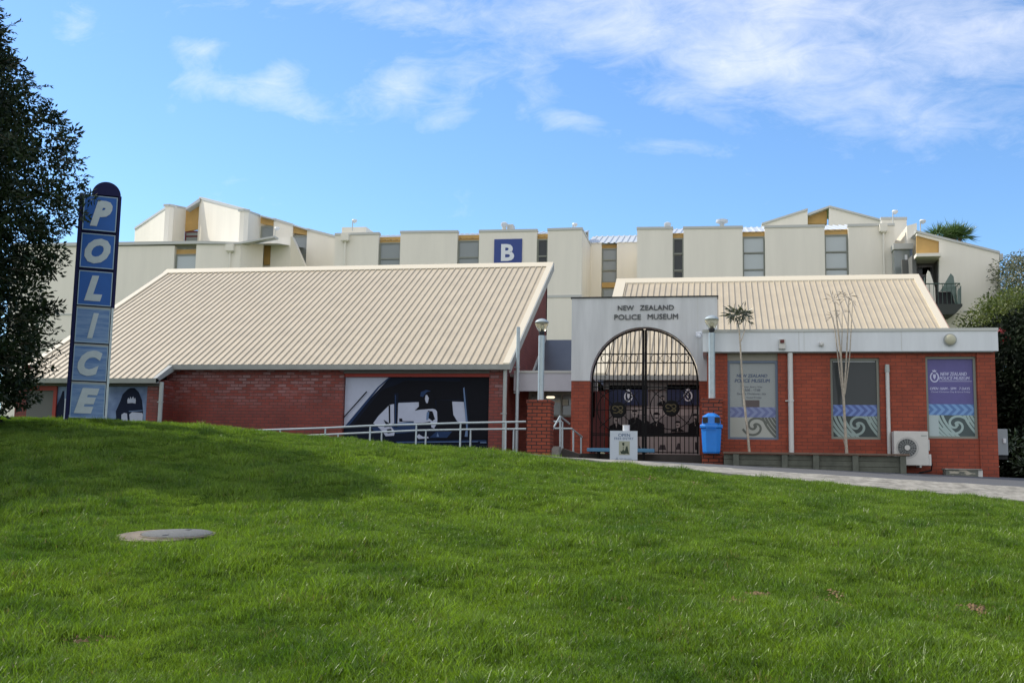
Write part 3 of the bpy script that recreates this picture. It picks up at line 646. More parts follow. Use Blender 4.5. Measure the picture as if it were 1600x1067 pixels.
c = MB(); c.prismx([(YH - .15, hz(YH - .15) - .25), (YHR, hz(YHR) - .25), (YHR, hz(YHR) + .05), (YH - .15, hz(YH - .15) + .05)], hx1 + .1, hx1 + .13); obj('barge_board', c, mat('pinkish barge board', (.45, .28, .22), .6), rf)
w = MB(); w.prismx([(YH, .3), (YHR, .3), (YHR, hz(YHR) - .16), (YH, hz(YH) - .16)], hx1 - .35, hx1 - .05); w.box(X_(1121, 600, YH), hx1 - .35, YH, YH + .3, .3, 2.9)
w.prismx([(YH, .3), (YHR, .3), (YHR, hz(YHR) - .16), (YH, hz(YH) - .16)], hx0 + .05, hx0 + .3); w.box(hx0 + .3, hx1 - .35, YHR - .3, YHR, .3, hz(YHR) - .2)
obj('wall', w, M['brick_gable'], b)
hwx = X_(1121, 600, YH)
part('red_wall', M['redpaint'], b, (hx0 + .05, hwx, YH - .01, YH + .25, .3, 2.78)); part('soffit_board', M['soffit'], b, (hx0, hwx + .4, YH - .12, YH - .01, 2.6, 2.9))
part('gutter', M['gutter'], b, (hx0 - .3, hx1, YH - .3, YH - .16, 2.86, 3.0))
ydp = YH - .25; pipe_v(X_(931, 600, ydp), ydp, .4, 2.9, .06, M['pipe'], b, clamps=(1.5,))
d0, d1, e0, e1 = R4(907, 706, 944, 611, YH - .7)
part('side_door', M['darkred'], b, (d0, d1, YH - .72, YH - .68, e0, e1))
# courtyard photo mural and two banners
m0, m1, z0_, z1_ = R4(951, 708, 1120, 602, YH - .03)
GR = flat('greyprint', 132, 126, 124)
cmu = mural_panel('courtyard_mural', 'large black and white photograph of people on the red wall behind the gate', (m0, m1, .4, z1_), YH - .05, GR)
D1, D2, D3 = flat('darkgreyprint', 26, 25, 28), flat('midgreyprint', 70, 66, 68), flat('lightgreyprint', 168, 160, 155)
SCm = 7.62; sh = []
def figure(cx, hy, w_, bottom, dark=D1, face=D3):
    return [(dark, [(cx - w_, bottom), (cx - w_ * .95, hy + w_ * .9), (cx - w_ * .3, hy + w_ * .55), (cx + w_ * .3, hy + w_ * .55), (cx + w_ * .95, hy + w_ * .9), (cx + w_, bottom)]),
            (face, [(cx + w_ * .38 * math.cos(a), hy + w_ * .52 * math.sin(a)) for a in np.linspace(0, 6.0, 12)]),
            (dark, [(cx + w_ * .44 * math.cos(a), hy - w_ * .28 + w_ * .34 * math.sin(a)) for a in np.linspace(math.pi, 2 * math.pi, 8)]),
            (D3, [(cx - w_ * .12, hy + w_ * .6), (cx + w_ * .12, hy + w_ * .6), (cx, hy + w_ * 1.2)]),
            (D2, [(cx - w_ * .2, hy), (cx + w_ * .2, hy), (cx + w_ * .12, hy + w_ * .2), (cx - w_ * .12, hy + w_ * .2)])]
sh += [(D3, [(640, 345), (1480, 345), (1480, 440), (1100, 460), (640, 430)])]
for a in ((480, 500, 85, 700), (700, 430, 80, 700), (815, 470, 60, 700), (960, 470, 95, 700), (1210, 560, 75, 640), (1420, 480, 85, 700), (1030, 250, 60, 330)): sh += figure(*a)
sh += [(D1, [(400, 690), (1480, 640), (1480, 700), (400, 700)]), (D3, [(400, 702), (1490, 702), (1490, 930), (400, 930)])]
sh += [(D2, [(985, 860), (1000, 800), (1060, 800), (1075, 860)]), (D2, [(1190, 855), (1210, 780), (1240, 780), (1250, 855)]), (D2, [(740, 860), (750, 800), (780, 850)])]
pgroup(cmu, YH - .05, SCm, (900, 590), sh, (m0, m1, .4, z1_))
def crest(mb, cx, cz, h, y):
    """oval wreath with a crown on top and a letter block in the middle"""
    ribbon(mb, [(cx + h * .3 * math.cos(a), cz - h * .08 + h * .38 * math.sin(a)) for a in np.linspace(R(118), R(422), 22)], h * .1, y)
    mb.poly([(cx - h * .12, cz + h * .33), (cx - h * .16, cz + h * .5), (cx - h * .06, cz + h * .43), (cx, cz + h * .55), (cx + h * .06, cz + h * .43), (cx + h * .16, cz + h * .5), (cx + h * .12, cz + h * .33)], y, .0015)
    mb.poly([(cx - h * .1, cz + h * .14), (cx + h * .1, cz + h * .14), (cx + h * .1, cz - h * .1), (cx, cz - h * .28), (cx - h * .1, cz - h * .1)], y, .0015)
yb = YH - .12
for (a0_, b0_, a1_, b1_, ex_, ey_, lab) in ((952, 633, 1012, 602, 982, 618, 'dark blue banner with white crest hung left of the gate centre'), (1042, 633, 1094, 601, 1075, 617, 'dark blue banner with white crest hung behind the right gate leaf')):
    x0, x1, z0, z1 = R4(a0_, b0_, a1_, b1_, yb); bn = obj('banner', MB().box(x0, x1, yb, yb + .012, z0, z1), mat('banner navy', (.012, .020, .062), .7), loc=((x0 + x1) / 2, yb, z0))
    tag(bn, lab, 'banner', 'crested banners behind the gate'); k = MB(); ecx, ecz = P(ex_, ey_, yb); crest(k, ecx, ecz, .36, yb - .003); obj('crest', k, M['white'], bn)

# ------------------------------------------------------------------ flat roofed brick block on the right
YF = 26.6
fx0, fx1, fz0, fz1 = R4(1098, 549, 1559.5, 515, YF - .12)
wx1 = X_(1556, 620, YF)
b = thing('flat_roofed_block', 'red brick block with three poster windows under a deep white fascia', 'building', ((fx0 + wx1) / 2, YF, .3))
wins = [(1137, 563, 1216, 686.5), (1298, 559, 1375, 686), (1447.5, 556.5, 1527, 685)]
WR = [R4(a, d, c, bb, YF) for a, bb, c, d in wins]
xw0 = X_(1105, 640, YF)
w = MB(); edges = [xw0] + [q for r in WR for q in (r[0], r[1])] + [wx1]
for i in range(0, len(edges), 2): w.box(edges[i], edges[i + 1], YF, YF + .25, -.2, fz0 + .05)
for i, r in enumerate(WR):
    w.box(r[0], r[1], YF + .001, YF + .25, -.2, r[2])
    if i: w.box(r[0], r[1], YF + .001, YF + .25, r[3], fz0 + .05)
w.box(xw0, xw0 + .24, YF + .25, 31.5, .1, fz0 + .05); w.box(wx1 - .25, wx1, YF + .25, 31.5, -.1, fz0 + .05); w.box(xw0, wx1, 31.5, 31.7, .1, fz0)
w.box(X_(1526.5, 620, YF) + .02, wx1 + .002, YF - .035, YF - .001, -.2, fz0 + .02)
obj('wall', w, M['brick'], b)
part('head_panel', M['frame'], b, (WR[0][0], WR[0][1], YF + .06, YF + .2, WR[0][3], fz0 + .05)).data.materials[0] = mat('khaki head panel', (.27, .25, .20), .7)
part('fascia', M['fascia'], b, (fx0, fx1, YF - .12, YF + .2, fz0, fz1 - .05), (fx0, fx0 + .1, YF + .2, 31.6, fz0, fz1 - .05), (fx1 - .1, fx1, YF + .2, 31.6, fz0, fz1 - .05))
part('fascia_capping', M['cap'], b, (fx0 - .01, fx1 + .01, YF - .14, YF + .24, fz1 - .048, fz1 + .02))
part('fascia_joint', M['cap'], b, *[(X_(a, 530, YF - .12), X_(a, 530, YF - .12) + .008, YF - .124, YF - .12, fz0 + .02, fz1 - .05) for a in (1248, 1256, 1408)])
part('roof', M['cap'], b, (fx0 + .1, fx1 - .1, YF + .24, 31.6, fz1 - .3, fz1 - .2)); part('soffit_board', M['soffit'], b, (xw0, fx1 - .1, YF - .11, YF + .0, fz0 - .03, fz0 - .001))
pipe_v(X_(1235.5, 620, YF - .06), YF - .065, .35, fz0 - .03, .062, M['pipe'], b, clamps=(Z_(1235, 626, YF - .06),))
vp = pipe_v(X_(1388, 650, YF - .06), YF - .065, .25, Z_(1387, 580, YF), .045, M['pipe'], b, 'vent_pipe')
obj('vent_cap', MB().tube([(X_(1388, 650, YF - .06), YF - .065, Z_(1387, 582, YF)), (X_(1388, 650, YF - .06), YF - .065, Z_(1387, 570, YF))], [.058, .05], 12), M['gpipe'], vp, smooth=True)
LT, DKG, WBL = flat('poster blue light', 120, 150, 205), flat('poster slate', 62, 74, 78), flat('poster pale', 176, 184, 184)
def koru(parent, x0, x1, z0, z1, y, bgm, fgm, cx, cz, s=1.0, left=True):
    o = obj('spiral_panel', MB().box(x0, x1, y, y + .002, z0, z1), bgm, parent); k = MB(); bx = (x0, x1, z0, z1); w_ = .062 * s
    cnt = [0]
    def put(pts, w2=w_): cnt[0] += 1; ribbon(k, pts, w2, y - .003 - cnt[0] * .0004, bx, .0003)
    put([(cx + s * (.03 + .062 * t) * math.cos(2.0 - t * 1.0), cz + s * (.03 + .056 * t) * math.sin(2.0 - t * 1.0)) for t in np.linspace(0, 4.9, 40)])
    put([(cx + s * (.03 + .062 * t) * math.cos(5.14 - t * 1.0), cz + s * (.03 + .056 * t) * math.sin(5.14 - t * 1.0)) for t in np.linspace(0, 4.9, 40)])
    k.poly(clip(ell(cx + .02 * s, cz, .05 * s, .045 * s), *bx), y - .0090, .0015)
    for i in range(5):
        o_ = .40 * s + i * .115 * s
        put([(cx + o_ * .5 + .28 * t * t + .10 * t, cz + .36 * s - .72 * t * s + .06 * i) for t in np.linspace(-.1, 1.3, 16)], w_ * 1.05)
        if left: put([(cx - o_ * .95 - .0 + .40 * t * t, cz + .45 * s - .8 * t * s) for t in np.linspace(-.2, 1.4, 16)], w_ * 1.05)
    obj('spiral_line', k, fgm, o); return o
def chevrons(parent, x0, x1, z0, z1, y, n, bgm, fgm):
    o = obj('chevron_band', MB().box(x0, x1, y, y + .002, z0, z1), bgm, parent); k = MB(); h = z1 - z0; st = (x1 - x0) / n; zm = (z0 + z1) / 2
    for i in range(-1, n + 1):
        a = x0 + i * st
        q = [(a, z1), (a + st * .5, z1), (a + st * .5 + h * .5, zm), (a + st * .5, z0), (a, z0), (a + h * .5, zm)]
        for h_ in (q[:3] + [q[5]], [q[5]] + q[2:5]):
            c_ = clip(h_, x0, x1, z0, z1)
            if len(c_) > 2: k.poly(c_, y - .003, .0015)
    obj('chevron', k, fgm, o); return o
for i, (r, fm) in enumerate(zip(WR, (M['bframe'], M['frame'], M['frame']))):
    x0, x1, z0, z1 = r; t = .055; y = YF + .07
    wn = part('window', fm, b, (x0, x1, y, y + .08, z0, z0 + t), (x0, x1, y, y + .08, z1 - t, z1), (x0, x0 + t, y, y + .08, z0 + t, z1 - t), (x1 - t, x1, y, y + .08, z0 + t, z1 - t))
    x0 += t; x1 -= t; z0 += t; z1 -= t; yp = y + .05
    part('pane', [M['panemid'], M['pane'], M['pane']][i], wn, (x0, x1, yp, yp + .012, z0, z1)); yq = yp - .004
    zc0, zc1 = [(Z_(1175, 651.5, YF), Z_(1175, 635.5, YF)), (Z_(1335, 649.5, YF), Z_(1335, 632, YF)), (Z_(1483, 648, YF), Z_(1483, 630.8, YF))][i]
    bgc = mat('band blue', [srgb(122, 132, 168), srgb(74, 94, 152), srgb(78, 116, 170)][i], .4); fgc = mat('chevron blue', [srgb(98, 108, 150), srgb(108, 132, 188), srgb(112, 152, 200)][i], .4)
    bgk, fgk = [(mat('pale print', srgb(168, 170, 160)), mat('grey print', srgb(96, 100, 92))), (mat('slate print', srgb(54, 64, 62)), mat('frosted print', srgb(142, 158, 152))), (mat('slate print', srgb(70, 84, 84)), mat('frosted print', srgb(158, 178, 174)))][i]
    cw = chevrons  # bands
    def reparent(o):      # windows are parts; what is printed on them are sub-parts
        for ch in list(o.children): ch.parent = wn
        return o
    reparent(cw(wn, x0, x1, zc0, zc1, yq, 6, bgc, fgc))
    reparent(koru(wn, x0, x1, z0, zc0 - .001, yq, bgk, fgk, (x0 + x1) / 2 + (.04, .05, .1)[i], (z0 + zc0) / 2 + .02, [.85, .9, .85][i], left=i > 0))
    if i == 2:
        part('side_strip', mat('white print', srgb(170, 184, 184)), wn, (x0, x0 + .22, yq - .008, yq - .006, z0, zc0 - .002))
        obj('purple_poster', MB().box(x0, x1, yq, yq + .002, zc1 + .001, z1), mat('purple poster', srgb(90, 84, 140), .5, noise=.08, nscale=9), wn)
        t_ = MB(); words(t_, 'NEW ZEALAND', 1469, 1510.5, 581.5, 587, yq, .03, .003, .2); words(t_, 'POLICE MUSEUM', 1467.5, 1515, 588.5, 593.5, yq, .03, .003, .2)
        words(t_, 'OPEN 10AM - 5PM   7 DAYS', 1453, 1515.5, 605, 609, yq, .02, .003, .15); words(t_, 'Closed Christmas Day & Good Friday', 1455, 1516, 611, 614, yq, .0, .003)
        xx = P(1460, 587.5, yq); crest(t_, xx[0], xx[1], .29, yq - .003); x_a, z_a = P(1467.5, 596, yq); t_.poly([(x_a, z_a), (x_a + .72, z_a), (x_a + .72, z_a + .01), (x_a, z_a + .01)], yq - .003)
        obj('lettering', t_, mat('poster lettering', srgb(190, 192, 218)), wn)
    if i == 0:
        t_ = MB(); words(t_, 'NEW ZEALAND', 1151, 1199, 584.5, 589.5, yq, .03, .003, .15); words(t_, 'POLICE MUSEUM', 1148, 1203, 592, 597.5, yq, .03, .003, .15)
        obj('heading', t_, mat('heading blue', srgb(62, 78, 108)), wn)
        t_ = MB(); words(t_, 'Open Every Day', 1160, 1191, 603, 606, yq, 0, .003); words(t_, '10:00 - 17:00', 1162, 1188, 607.5, 611, yq, 0.01, .003)
        words(t_, 'Except Christmas day', 1152, 1197, 613.5, 617.5, yq, 0, .003); words(t_, '& Good Friday', 1162, 1190, 619.5, 623, yq, 0, .003); obj('lettering', t_, mat('small blue lettering', srgb(84, 88, 98)), wn)
        part('notice', mat('brown notice', srgb(88, 78, 76)), wn, (X_(1164, 630, YF), X_(1187, 630, YF), yq, yq + .002, zc1, Z_(1175, 624.5, YF)))
    if i == 1:
        part('blind_rail', M['white'], wn, (x0 + .02, x1 - .02, yq, yq + .002, z1 - .03, z1 - .012))
# things fixed to the fascia
yf = YF - .12
x, z = P(1222, 544.5, yf); al = thing('alarm_box', 'white alarm siren box with dark red strobe on the white fascia', 'alarm', (x, yf, z))
part('box', M['acwhite'], al, (x - .075, x + .075, yf - .08, yf, z, z + .22), bevel=.01); part('strobe', M['darkred'], al, (x - .045, x + .045, yf - .11, yf - .081, z + .12, z + .2), bevel=.008); part('drip_lip', M['cap'], al, (x - .08, x + .08, yf - .1, yf, z - .015, z - .001))
x, z = P(1283, 538, yf); se = obj('motion_sensor', MB().lathe([(.05, 0), (.06, -.05), (.045, -.09), (.02, -.10)], (x, yf, z), 14, 'y').box(x - .045, x + .045, yf - .05, yf, z + .0, z + .05), M['pipe'], loc=(x, yf, z)); tag(se, 'tiny cream motion sensor on the middle of the white fascia', 'sensor')
x, z = P(1484, 531, yf); rl = thing('bulkhead_light', 'round cream bulkhead lamp near the right end of the white fascia', 'wall lamp', (x, yf, z))
obj('rim', MB().lathe([(.145, 0), (.145, -.05), (.12, -.06)], (x, yf, z), 28, 'y'), M['gutter'], rl, smooth=True); obj('diffuser', MB().lathe([(.12, -.06), (.115, -.09), (.08, -.115), (.03, -.125)], (x, yf, z), 28, 'y'), mat('cream diffuser', (.47, .45, .32), .4), rl, smooth=True)
# ------------------------------------------------------------------ apartments behind
def bay(owner, px0, px1, ot, ob, bands, Y, pane='panelight', zb=.5):
    """recessed bay: ochre panel over a window with horizontal rails"""
    x0, x1, zo0, zo1 = R4(px0, ob, px1, ot, Y)
    part('ochre_panel', M['ochre'], owner, (x0 - .05, x1 + .05, Y + .25, Y + .4, zo0, zo1))
    part('bay_wall', M['apt'], owner, (x0 - .05, x1 + .05, Y + .3, Y + .45, zb, zo0 - .001))
    f = MB(); xi0, xi1 = x0, x1; zl = Z_((px0 + px1) / 2, bands[-1][1], Y)
    f.box(xi0, xi0 + .08, Y + .17, Y + .29, zl - .05, zo0 - .002); f.box(xi1 - .08, xi1, Y + .17, Y + .29, zl - .05, zo0 - .002)
    f.box(xi0 + .08, xi1 - .08, Y + .17, Y + .29, zo0 - .09, zo0 - .002)
    zz = [(Z_((px0 + px1) / 2, b_, Y), Z_((px0 + px1) / 2, a_, Y)) for a_, b_ in bands]
    for z0, z1 in zz: f.box(xi0 + .08, xi1 - .08, Y + .17, Y + .29, z0 - .06, z0 + .02)
    wn = obj('window', f, M['frame'], owner)
    for z0, z1 in zz: part('pane', M[pane], wn, (xi0 + .08, xi1 - .08, Y + .22, Y + .24, z0 + .02, z1))
    return wn
def panel(mb, px0, px1, yt0, yt1, Y, zb=.5, th=.3):
    xa, z0 = P(px0, yt0, Y); xb, z1 = P(px1, yt1, Y); mb.prism([(xa, zb), (xb, zb), (xb, z1), (xa, z0)], Y, Y + th)
    return xa, xb, z0, z1
def caps(mb, px0, px1, yt0, yt1, Y, th=.12):
    xa, z0 = P(px0, yt0, Y); xb, z1 = P(px1, yt1, Y); mb.prism([(xa - .03, z0 - th), (xb + .03, z1 - th), (xb + .03, z1 + .02), (xa - .03, z0 + .02)], Y - .04, Y + .34)
def rainhead(owner, px, y0, y1, Y, zb=.6):
    x0, x1, z0, z1 = R4(px - 6, y1, px + 6, y0, Y - .1)
    p_ = MB(); p_.box(x0, x1, Y - .28, Y - .001, z0 + .06, z1); p_.box(x0 + .06, x1 - .06, Y - .22, Y - .001, z0, z0 + .06); o = obj('rainwater_head', p_, M['apt2'], owner)
    obj('downpipe', MB().tube([((x0 + x1) / 2, Y - .13, z0), ((x0 + x1) / 2, Y - .13, zb)], .05, 8), M['apt2'], o, smooth=True)
def back_roof(owner, x0, x1, Y, z, rise, depth, name='roof', pitch=.35):
    mb = MB(); prof = []; x = x0
    while x < x1: prof += [(x, 0), (x + pitch * .55, 0), (x + pitch * .65, .05), (x + pitch * .9, .05)]; x += pitch
    for yv, zv in ((Y, z), (Y + depth, z + rise)):
        for px, h in prof: mb.v.append((min(px, x1), yv, zv + h))
    n = len(prof); mb.f = [(i, i + 1, n + i + 1, n + i) for i in range(n - 1)]
    o = obj(name, mb, M['whitemetal'], owner, fix=False)
    part('wall_rear', M['apt'], owner, (x0 + .05, x1 - .05, Y + depth - .3, Y + depth - .05, .5, z + rise - .06))
YA = 60.0
B_ = thing('apartment_block', 'pale grey apartment block directly behind the brick wing, carrying the blue square sign', 'building', (X_(720, 500, YA), YA + 4, .5))
w = MB(); cp = MB()
for a in ((524, 592, 365, 363.5), (626, 715, 361.5, 360.5), (749, 839, 360, 358.5), (856, 909.5, 357.5, 356)):
    panel(w, *a, YA); caps(cp, *a, YA)
xs_, z_s = P(909.5, 356, YA); w.box(xs_ - .3, xs_, YA + .3, YA + 4.6, .5, z_s - .002); cp.box(xs_ - .3, xs_ + .03, YA + .34, YA + 4.6, z_s - .1, z_s + .02)
xl_, z_l = P(524, 365, YA); w.box(xl_, xl_ + .3, YA + .3, YA + 4.6, .5, z_l)
obj('wall', w, M['apt'], B_); obj('parapet_capping', cp, M['cap'], B_)
part('string_course', M['cap'], B_, (xl_, xs_ + .02, YA - .03, YA - .001, Z_(885, 465, YA), Z_(885, 461, YA)))
bay(B_, 592, 626, 369, 378, [(379, 403), (405, 430)], YA, 'panemid'); bay(B_, 715, 749, 366, 374.5, [(376, 401), (403, 430)], YA, 'panemid'); bay(B_, 839, 856, 364, 372.5, [(374, 399), (401, 430)], YA, 'pane')
rainhead(B_, 540, 366, 378, YA); back_roof(B_, xl_ + .3, xs_ - .3, YA + .2, z_s - .45, 1.75, 6.3)
x0, x1, z0, z1 = R4(772, 410.5, 815.5, 373.5, YA - .06); z0 = z1 - (x1 - x0) * .98
sb = thing('letter_sign', 'square deep blue wall sign with a white letter B', 'sign', ((x0 + x1) / 2, YA - .06, z0))
part('sign_panel', M['signB'], sb, (x0, x1, YA - .06, YA - .001, z0, z1)); t_ = MB(); lx0, lx1, lz0, lz1 = R4(783, 408, 803.5, 381.5, YA - .06); text(t_, 'B', lx0, lx1, lz0, lz1, YA - .08, .02, .035); obj('lettering', t_, M['white'], sb)
# set-back stair bay
YS = YA + 4.6; S_ = thing('stair_block', 'narrow set back apartment link with a white metal roof between the two larger blocks', 'building', (X_(955, 450, YS), YS + 1, .5))
w = MB(); panel(w, 917, 940, 379.5, 379, YS); panel(w, 964, 1000, 378.5, 378, YS); xa = X_(917, 420, YS)
obj('wall', w, M['apt2'], S_)
bay(S_, 940, 964, 381, 387, [(388, 405), (407, 421), (424, 440)], YS, 'panemid', zb=Z_(950, 449, YS))
x0, x1, z0, z1 = R4(940, 449, 964, 441, YS); part('ochre_panel', M['ochre'], S_, (x0, x1, YS + .1, YS + .24, z0, z1)); x0, x1, z0, z1 = R4(940, 520, 964, 450, YS); lw = part('window', M['frame'], S_, (x0, x1, YS + .15, YS + .25, z0, z1)); part('pane', M['panemid'], lw, (x0 + .1, x1 - .1, YS + .13, YS + .145, z0, z1 - .1))
back_roof(S_, X_(917, 380, YS), X_(1003, 380, YS), YS - .05, Z_(950, 380.5, YS), 1.15, 3.2)
# right block
RB = thing('apartment_block', 'pale apartment block behind the hall roof with two tall curtained windows', 'building', (X_(1200, 450, YA), YA + 4, .5))
w = MB(); cp = MB()
for a in ((995.5, 1051, 355.5, 355), (1068, 1160, 354.8, 353.5), (1195, 1288, 353, 351.5), (1325, 1397, 351, 349.5)):
    panel(w, *a, YA); caps(cp, *a, YA)
xl_, z_l = P(995.5, 355.5, YA); xr_, z_r = P(1397, 349.5, YA); w.box(xl_, xl_ + .3, YA + .3, YA + 6, .5, z_l - .05); w.box(xr_ - .3, xr_, YA + .3, YA + 6, .5, z_r - .05)
obj('wall', w, M['apt'], RB); obj('parapet_capping', cp, M['cap'], RB)
bay(RB, 1051, 1068, 363, 371, [(372, 395), (398, 421), (424, 445)], YA, 'pane'); bay(RB, 1160, 1195, 360.5, 368.5, [(370, 393.5), (396, 420), (422, 445)], YA); bay(RB, 1288, 1325, 357, 365.5, [(367, 392), (394.5, 418.5), (421, 445)], YA)
rainhead(RB, 1380, 351, 364, YA); back_roof(RB, xl_ + .3, xr_ - .3, YA + .2, z_l - .4, 1.95, 7.2)
# stepped slabs and glazed corner
ST = thing('stair_tower', 'narrow rendered tower of stepped slabs with a glazed corner beside the balcony', 'building', (X_(1412, 450, 62), 62, .5))
w = MB(); panel(w, 1377, 1416.5, 340, 340, 63.5); panel(w, 1417, 1432.5, 353, 348.5, 59.5, th=4.0); obj('wall', w, M['apt2'], ST)
cp = MB(); caps(cp, 1377, 1416.5, 340, 340, 63.5); obj('parapet_capping', cp, M['cap'], ST)
x0, x1, z0, z1 = R4(1397.5, 445, 1424, 390, 59.3); gl = part('glazed_corner', mat('grey green glass', (.24, .27, .26), .15, spec=.7), ST, (x0, x1, 59.3, 62.5, z0, z1)); part('frame_head', M['cap'], gl, (x0 - .05, x1 + .1, 59.15, 62.5, z1, z1 + .3)); part('mullion', M['white'], gl, (x1 - .32, x1 - .2, 59.22, 59.298, z0, z1 - .3)); part('corner_post', M['bframe'], gl, (x1 - .05, x1 + .06, 59.18, 59.298, z0, z1))
# right wing with balcony
YW2 = 57.0
RW = thing('balcony_wing', 'rendered apartment wing with roof edge falling to the right and a dark balcony', 'building', (X_(1500, 450, YW2), YW2 + 3, .3))
w = MB(); A = lambda a, b_: P(a, b_, YW2)
w.prism([A(1467.5, 560), A(1567, 560), A(1561, 394), A(1467.5, 370.5)], YW2, YW2 + .3); w.prism([A(1432.5, 377.5 - 16), A(1467.5, 370.5), A(1467.5, 377), A(1432.5, 368)], YW2 + .0, YW2 + .3)
x0, x1, z0, z1 = R4(1432.5, 560, 1467.5, 491, YW2); w.box(x0, x1, YW2 + .3, YW2 + .5, z0, z1); xx = X_(1564, 480, YW2); w.box(xx - .3, xx - .02, YW2 + .3, YW2 + 8, .3, Z_(1561, 396, YW2)); obj('wall', w, M['apt'], RW)
x0, x1, z0, z1 = R4(1563, 418, 1567, 400, YW2 + .5); part('gutter_end', M['cap'], RW, (x0 - .05, x1, YW2 + .4, YW2 + .9, z1 - .25, z1 + .1))
c = MB(); c.prism([A(1431, 360), A(1562, 393), A(1562, 396.5), A(1431, 363.5)], YW2 - .06, YW2 + .5); obj('roof_edge', c, M['cap'], RW)
c = MB(); a_, b_ = P(1433, 361.5, YW2 + .5), P(1561, 394.5, YW2 + .5); c.add([(a_[0], YW2 + .4, a_[1]), (b_[0], YW2 + .4, b_[1]), (b_[0], YW2 + 8, b_[1] + .3), (a_[0], YW2 + 8, a_[1] + .3)], [(0, 1, 2, 3)]); obj('roof', c, M['whitemetal'], RW, fix=False)
c = MB(); c.prism([A(1432.8, 395), A(1467.3, 395), A(1467.3, 376.5), A(1432.8, 368)], YW2 + .12, YW2 + .25); obj('ochre_panel', c, M['ochre'], RW)
x0, x1, z0, z1 = R4(1432, 400.5, 1471, 395.5, YW2 - .7); part('canopy', M['apt2'], RW, (x0, x1, YW2 - .7, YW2 - .001, z0, z1)); part('canopy', M['apt2'], RW, (x0 + .1, X_(1467.5, 400, YW2), YW2, YW2 + 1.2, z0, z1 - .02))
x0, x1, z0, z1 = R4(1433, 491, 1468, 398, YW2); rec = part('recess_wall', M['soffit'], RW, (x0 - .5, x1 + .5, YW2 + 1.2, YW2 + 1.35, z0, z1), (x1 + .002, x1 + .2, YW2 + .31, YW2 + 1.2, z0, z1), (x0 - .2, x0 - .002, YW2 + .05, YW2 + 1.2, z0, z1))
dd = part('glazed_door', mat('mauve grey joinery', (.20, .18, .19), .6), RW, (x0 + .1, x1 - .1, YW2 + 1.1, YW2 + 1.19, z0, z1 - .35)); part('pane', M['pane'], dd, (x0 + .25, x0 + .95, YW2 + 1.08, YW2 + 1.098, z1 - .8, z1 - .45), (x1 - .6, x1 - .2, YW2 + 1.08, YW2 + 1.098, z1 - .8, z1 - .45), (x1 - .6, x1 - .2, YW2 + 1.08, YW2 + 1.098, z1 - 1.6, z1 - .9), (x1 - .6, x1 - .2, YW2 + 1.08, YW2 + 1.098, z1 - 2.4, z1 - 1.7))
part('pane', M['panelight'], dd, (x0 + .3, x0 + .85, YW2 + 1.08, YW2 + 1.098, z1 - 2.5, z1 - 1.1)); part('string_course', M['cap'], RW, (X_(1505, 487, YW2), X_(1565, 487, YW2), YW2 - .03, YW2 - .001, Z_(1530, 488, YW2), Z_(1530, 485, YW2)))
yb0 = YW2 - 1.7; bx0, bx1, bz0, bz1 = R4(1438, 491, 1504, 475, yb0)
bl = MB(); bl.prism([(bx0, bz0), (bx1 - .35, bz0), (bx1, bz1 - .12), (bx1, bz1), (bx0, bz1)], yb0, YW2 - .002); sl_ = obj('balcony_slab', bl, mat('dark stained slab', (.045, .05, .045), .8), RW)
zr = Z_(1470, 443, yb0); rl_ = MB(); rl_.tube([(bx0, yb0 + .05, zr), (bx1 - .08, yb0 + .05, zr), (bx1 - .08, YW2 - .02, zr)], .03, 6); n = 9
for i in range(n + 1):
    x = bx0 + .05 + (bx1 - bx0 - .13) * i / n; rl_.tube([(x, yb0 + .05, bz1), (x, yb0 + .05, zr)], .015, 5)
for i in range(1, 5): rl_.tube([(bx1 - .08, yb0 + .05 + i * .4, bz1), (bx1 - .08, yb0 + .05 + i * .4, zr)], .015, 5)
obj('railing', rl_, mat('dark green metal', (.03, .06, .045), .5), RW)
BG = mat('green glass screen', (.07, .12, .095), .25, spec=.7)
def bpoly(name, label, pts, y, m, cat):
    k = MB().prism([P(a, b_, y) for a, b_ in pts], y, y + .04); o = obj(name, k, m, loc=(P(*pts[0], y)[0], y, bz1)); return tag(o, label, cat)
bpoly('folded_parasol', 'pale folded cloth parasol leaning on the balcony beside the door', [(1446, 475), (1448, 428), (1450, 422.5), (1453, 425), (1461, 450), (1462, 475)], yb0 + .5, M['apt2'], 'parasol')
bpoly('glass_screen', 'tall triangular green glass sheet standing at the right of the balcony', [(1469, 455), (1485.5, 427), (1490, 432), (1496, 475), (1493, 475), (1487, 456)], yb0 + .7, BG, 'screen')
bpoly('glass_screen', 'small green glass sheet in the right corner of the balcony', [(1496, 475), (1496, 454), (1502, 446), (1502, 475)], yb0 + .4, BG, 'screen')
bpoly('glass_screen', 'narrow green glass sheet at the left of the balcony', [(1440, 452), (1445, 432), (1446.5, 460), (1440, 460)], yb0 + .6, BG, 'screen')
bpoly('balcony_table', 'dark table at the back of the balcony', [(1464, 475), (1464, 456), (1487, 456), (1492, 475)], YW2 - .5, M['black'], 'table')
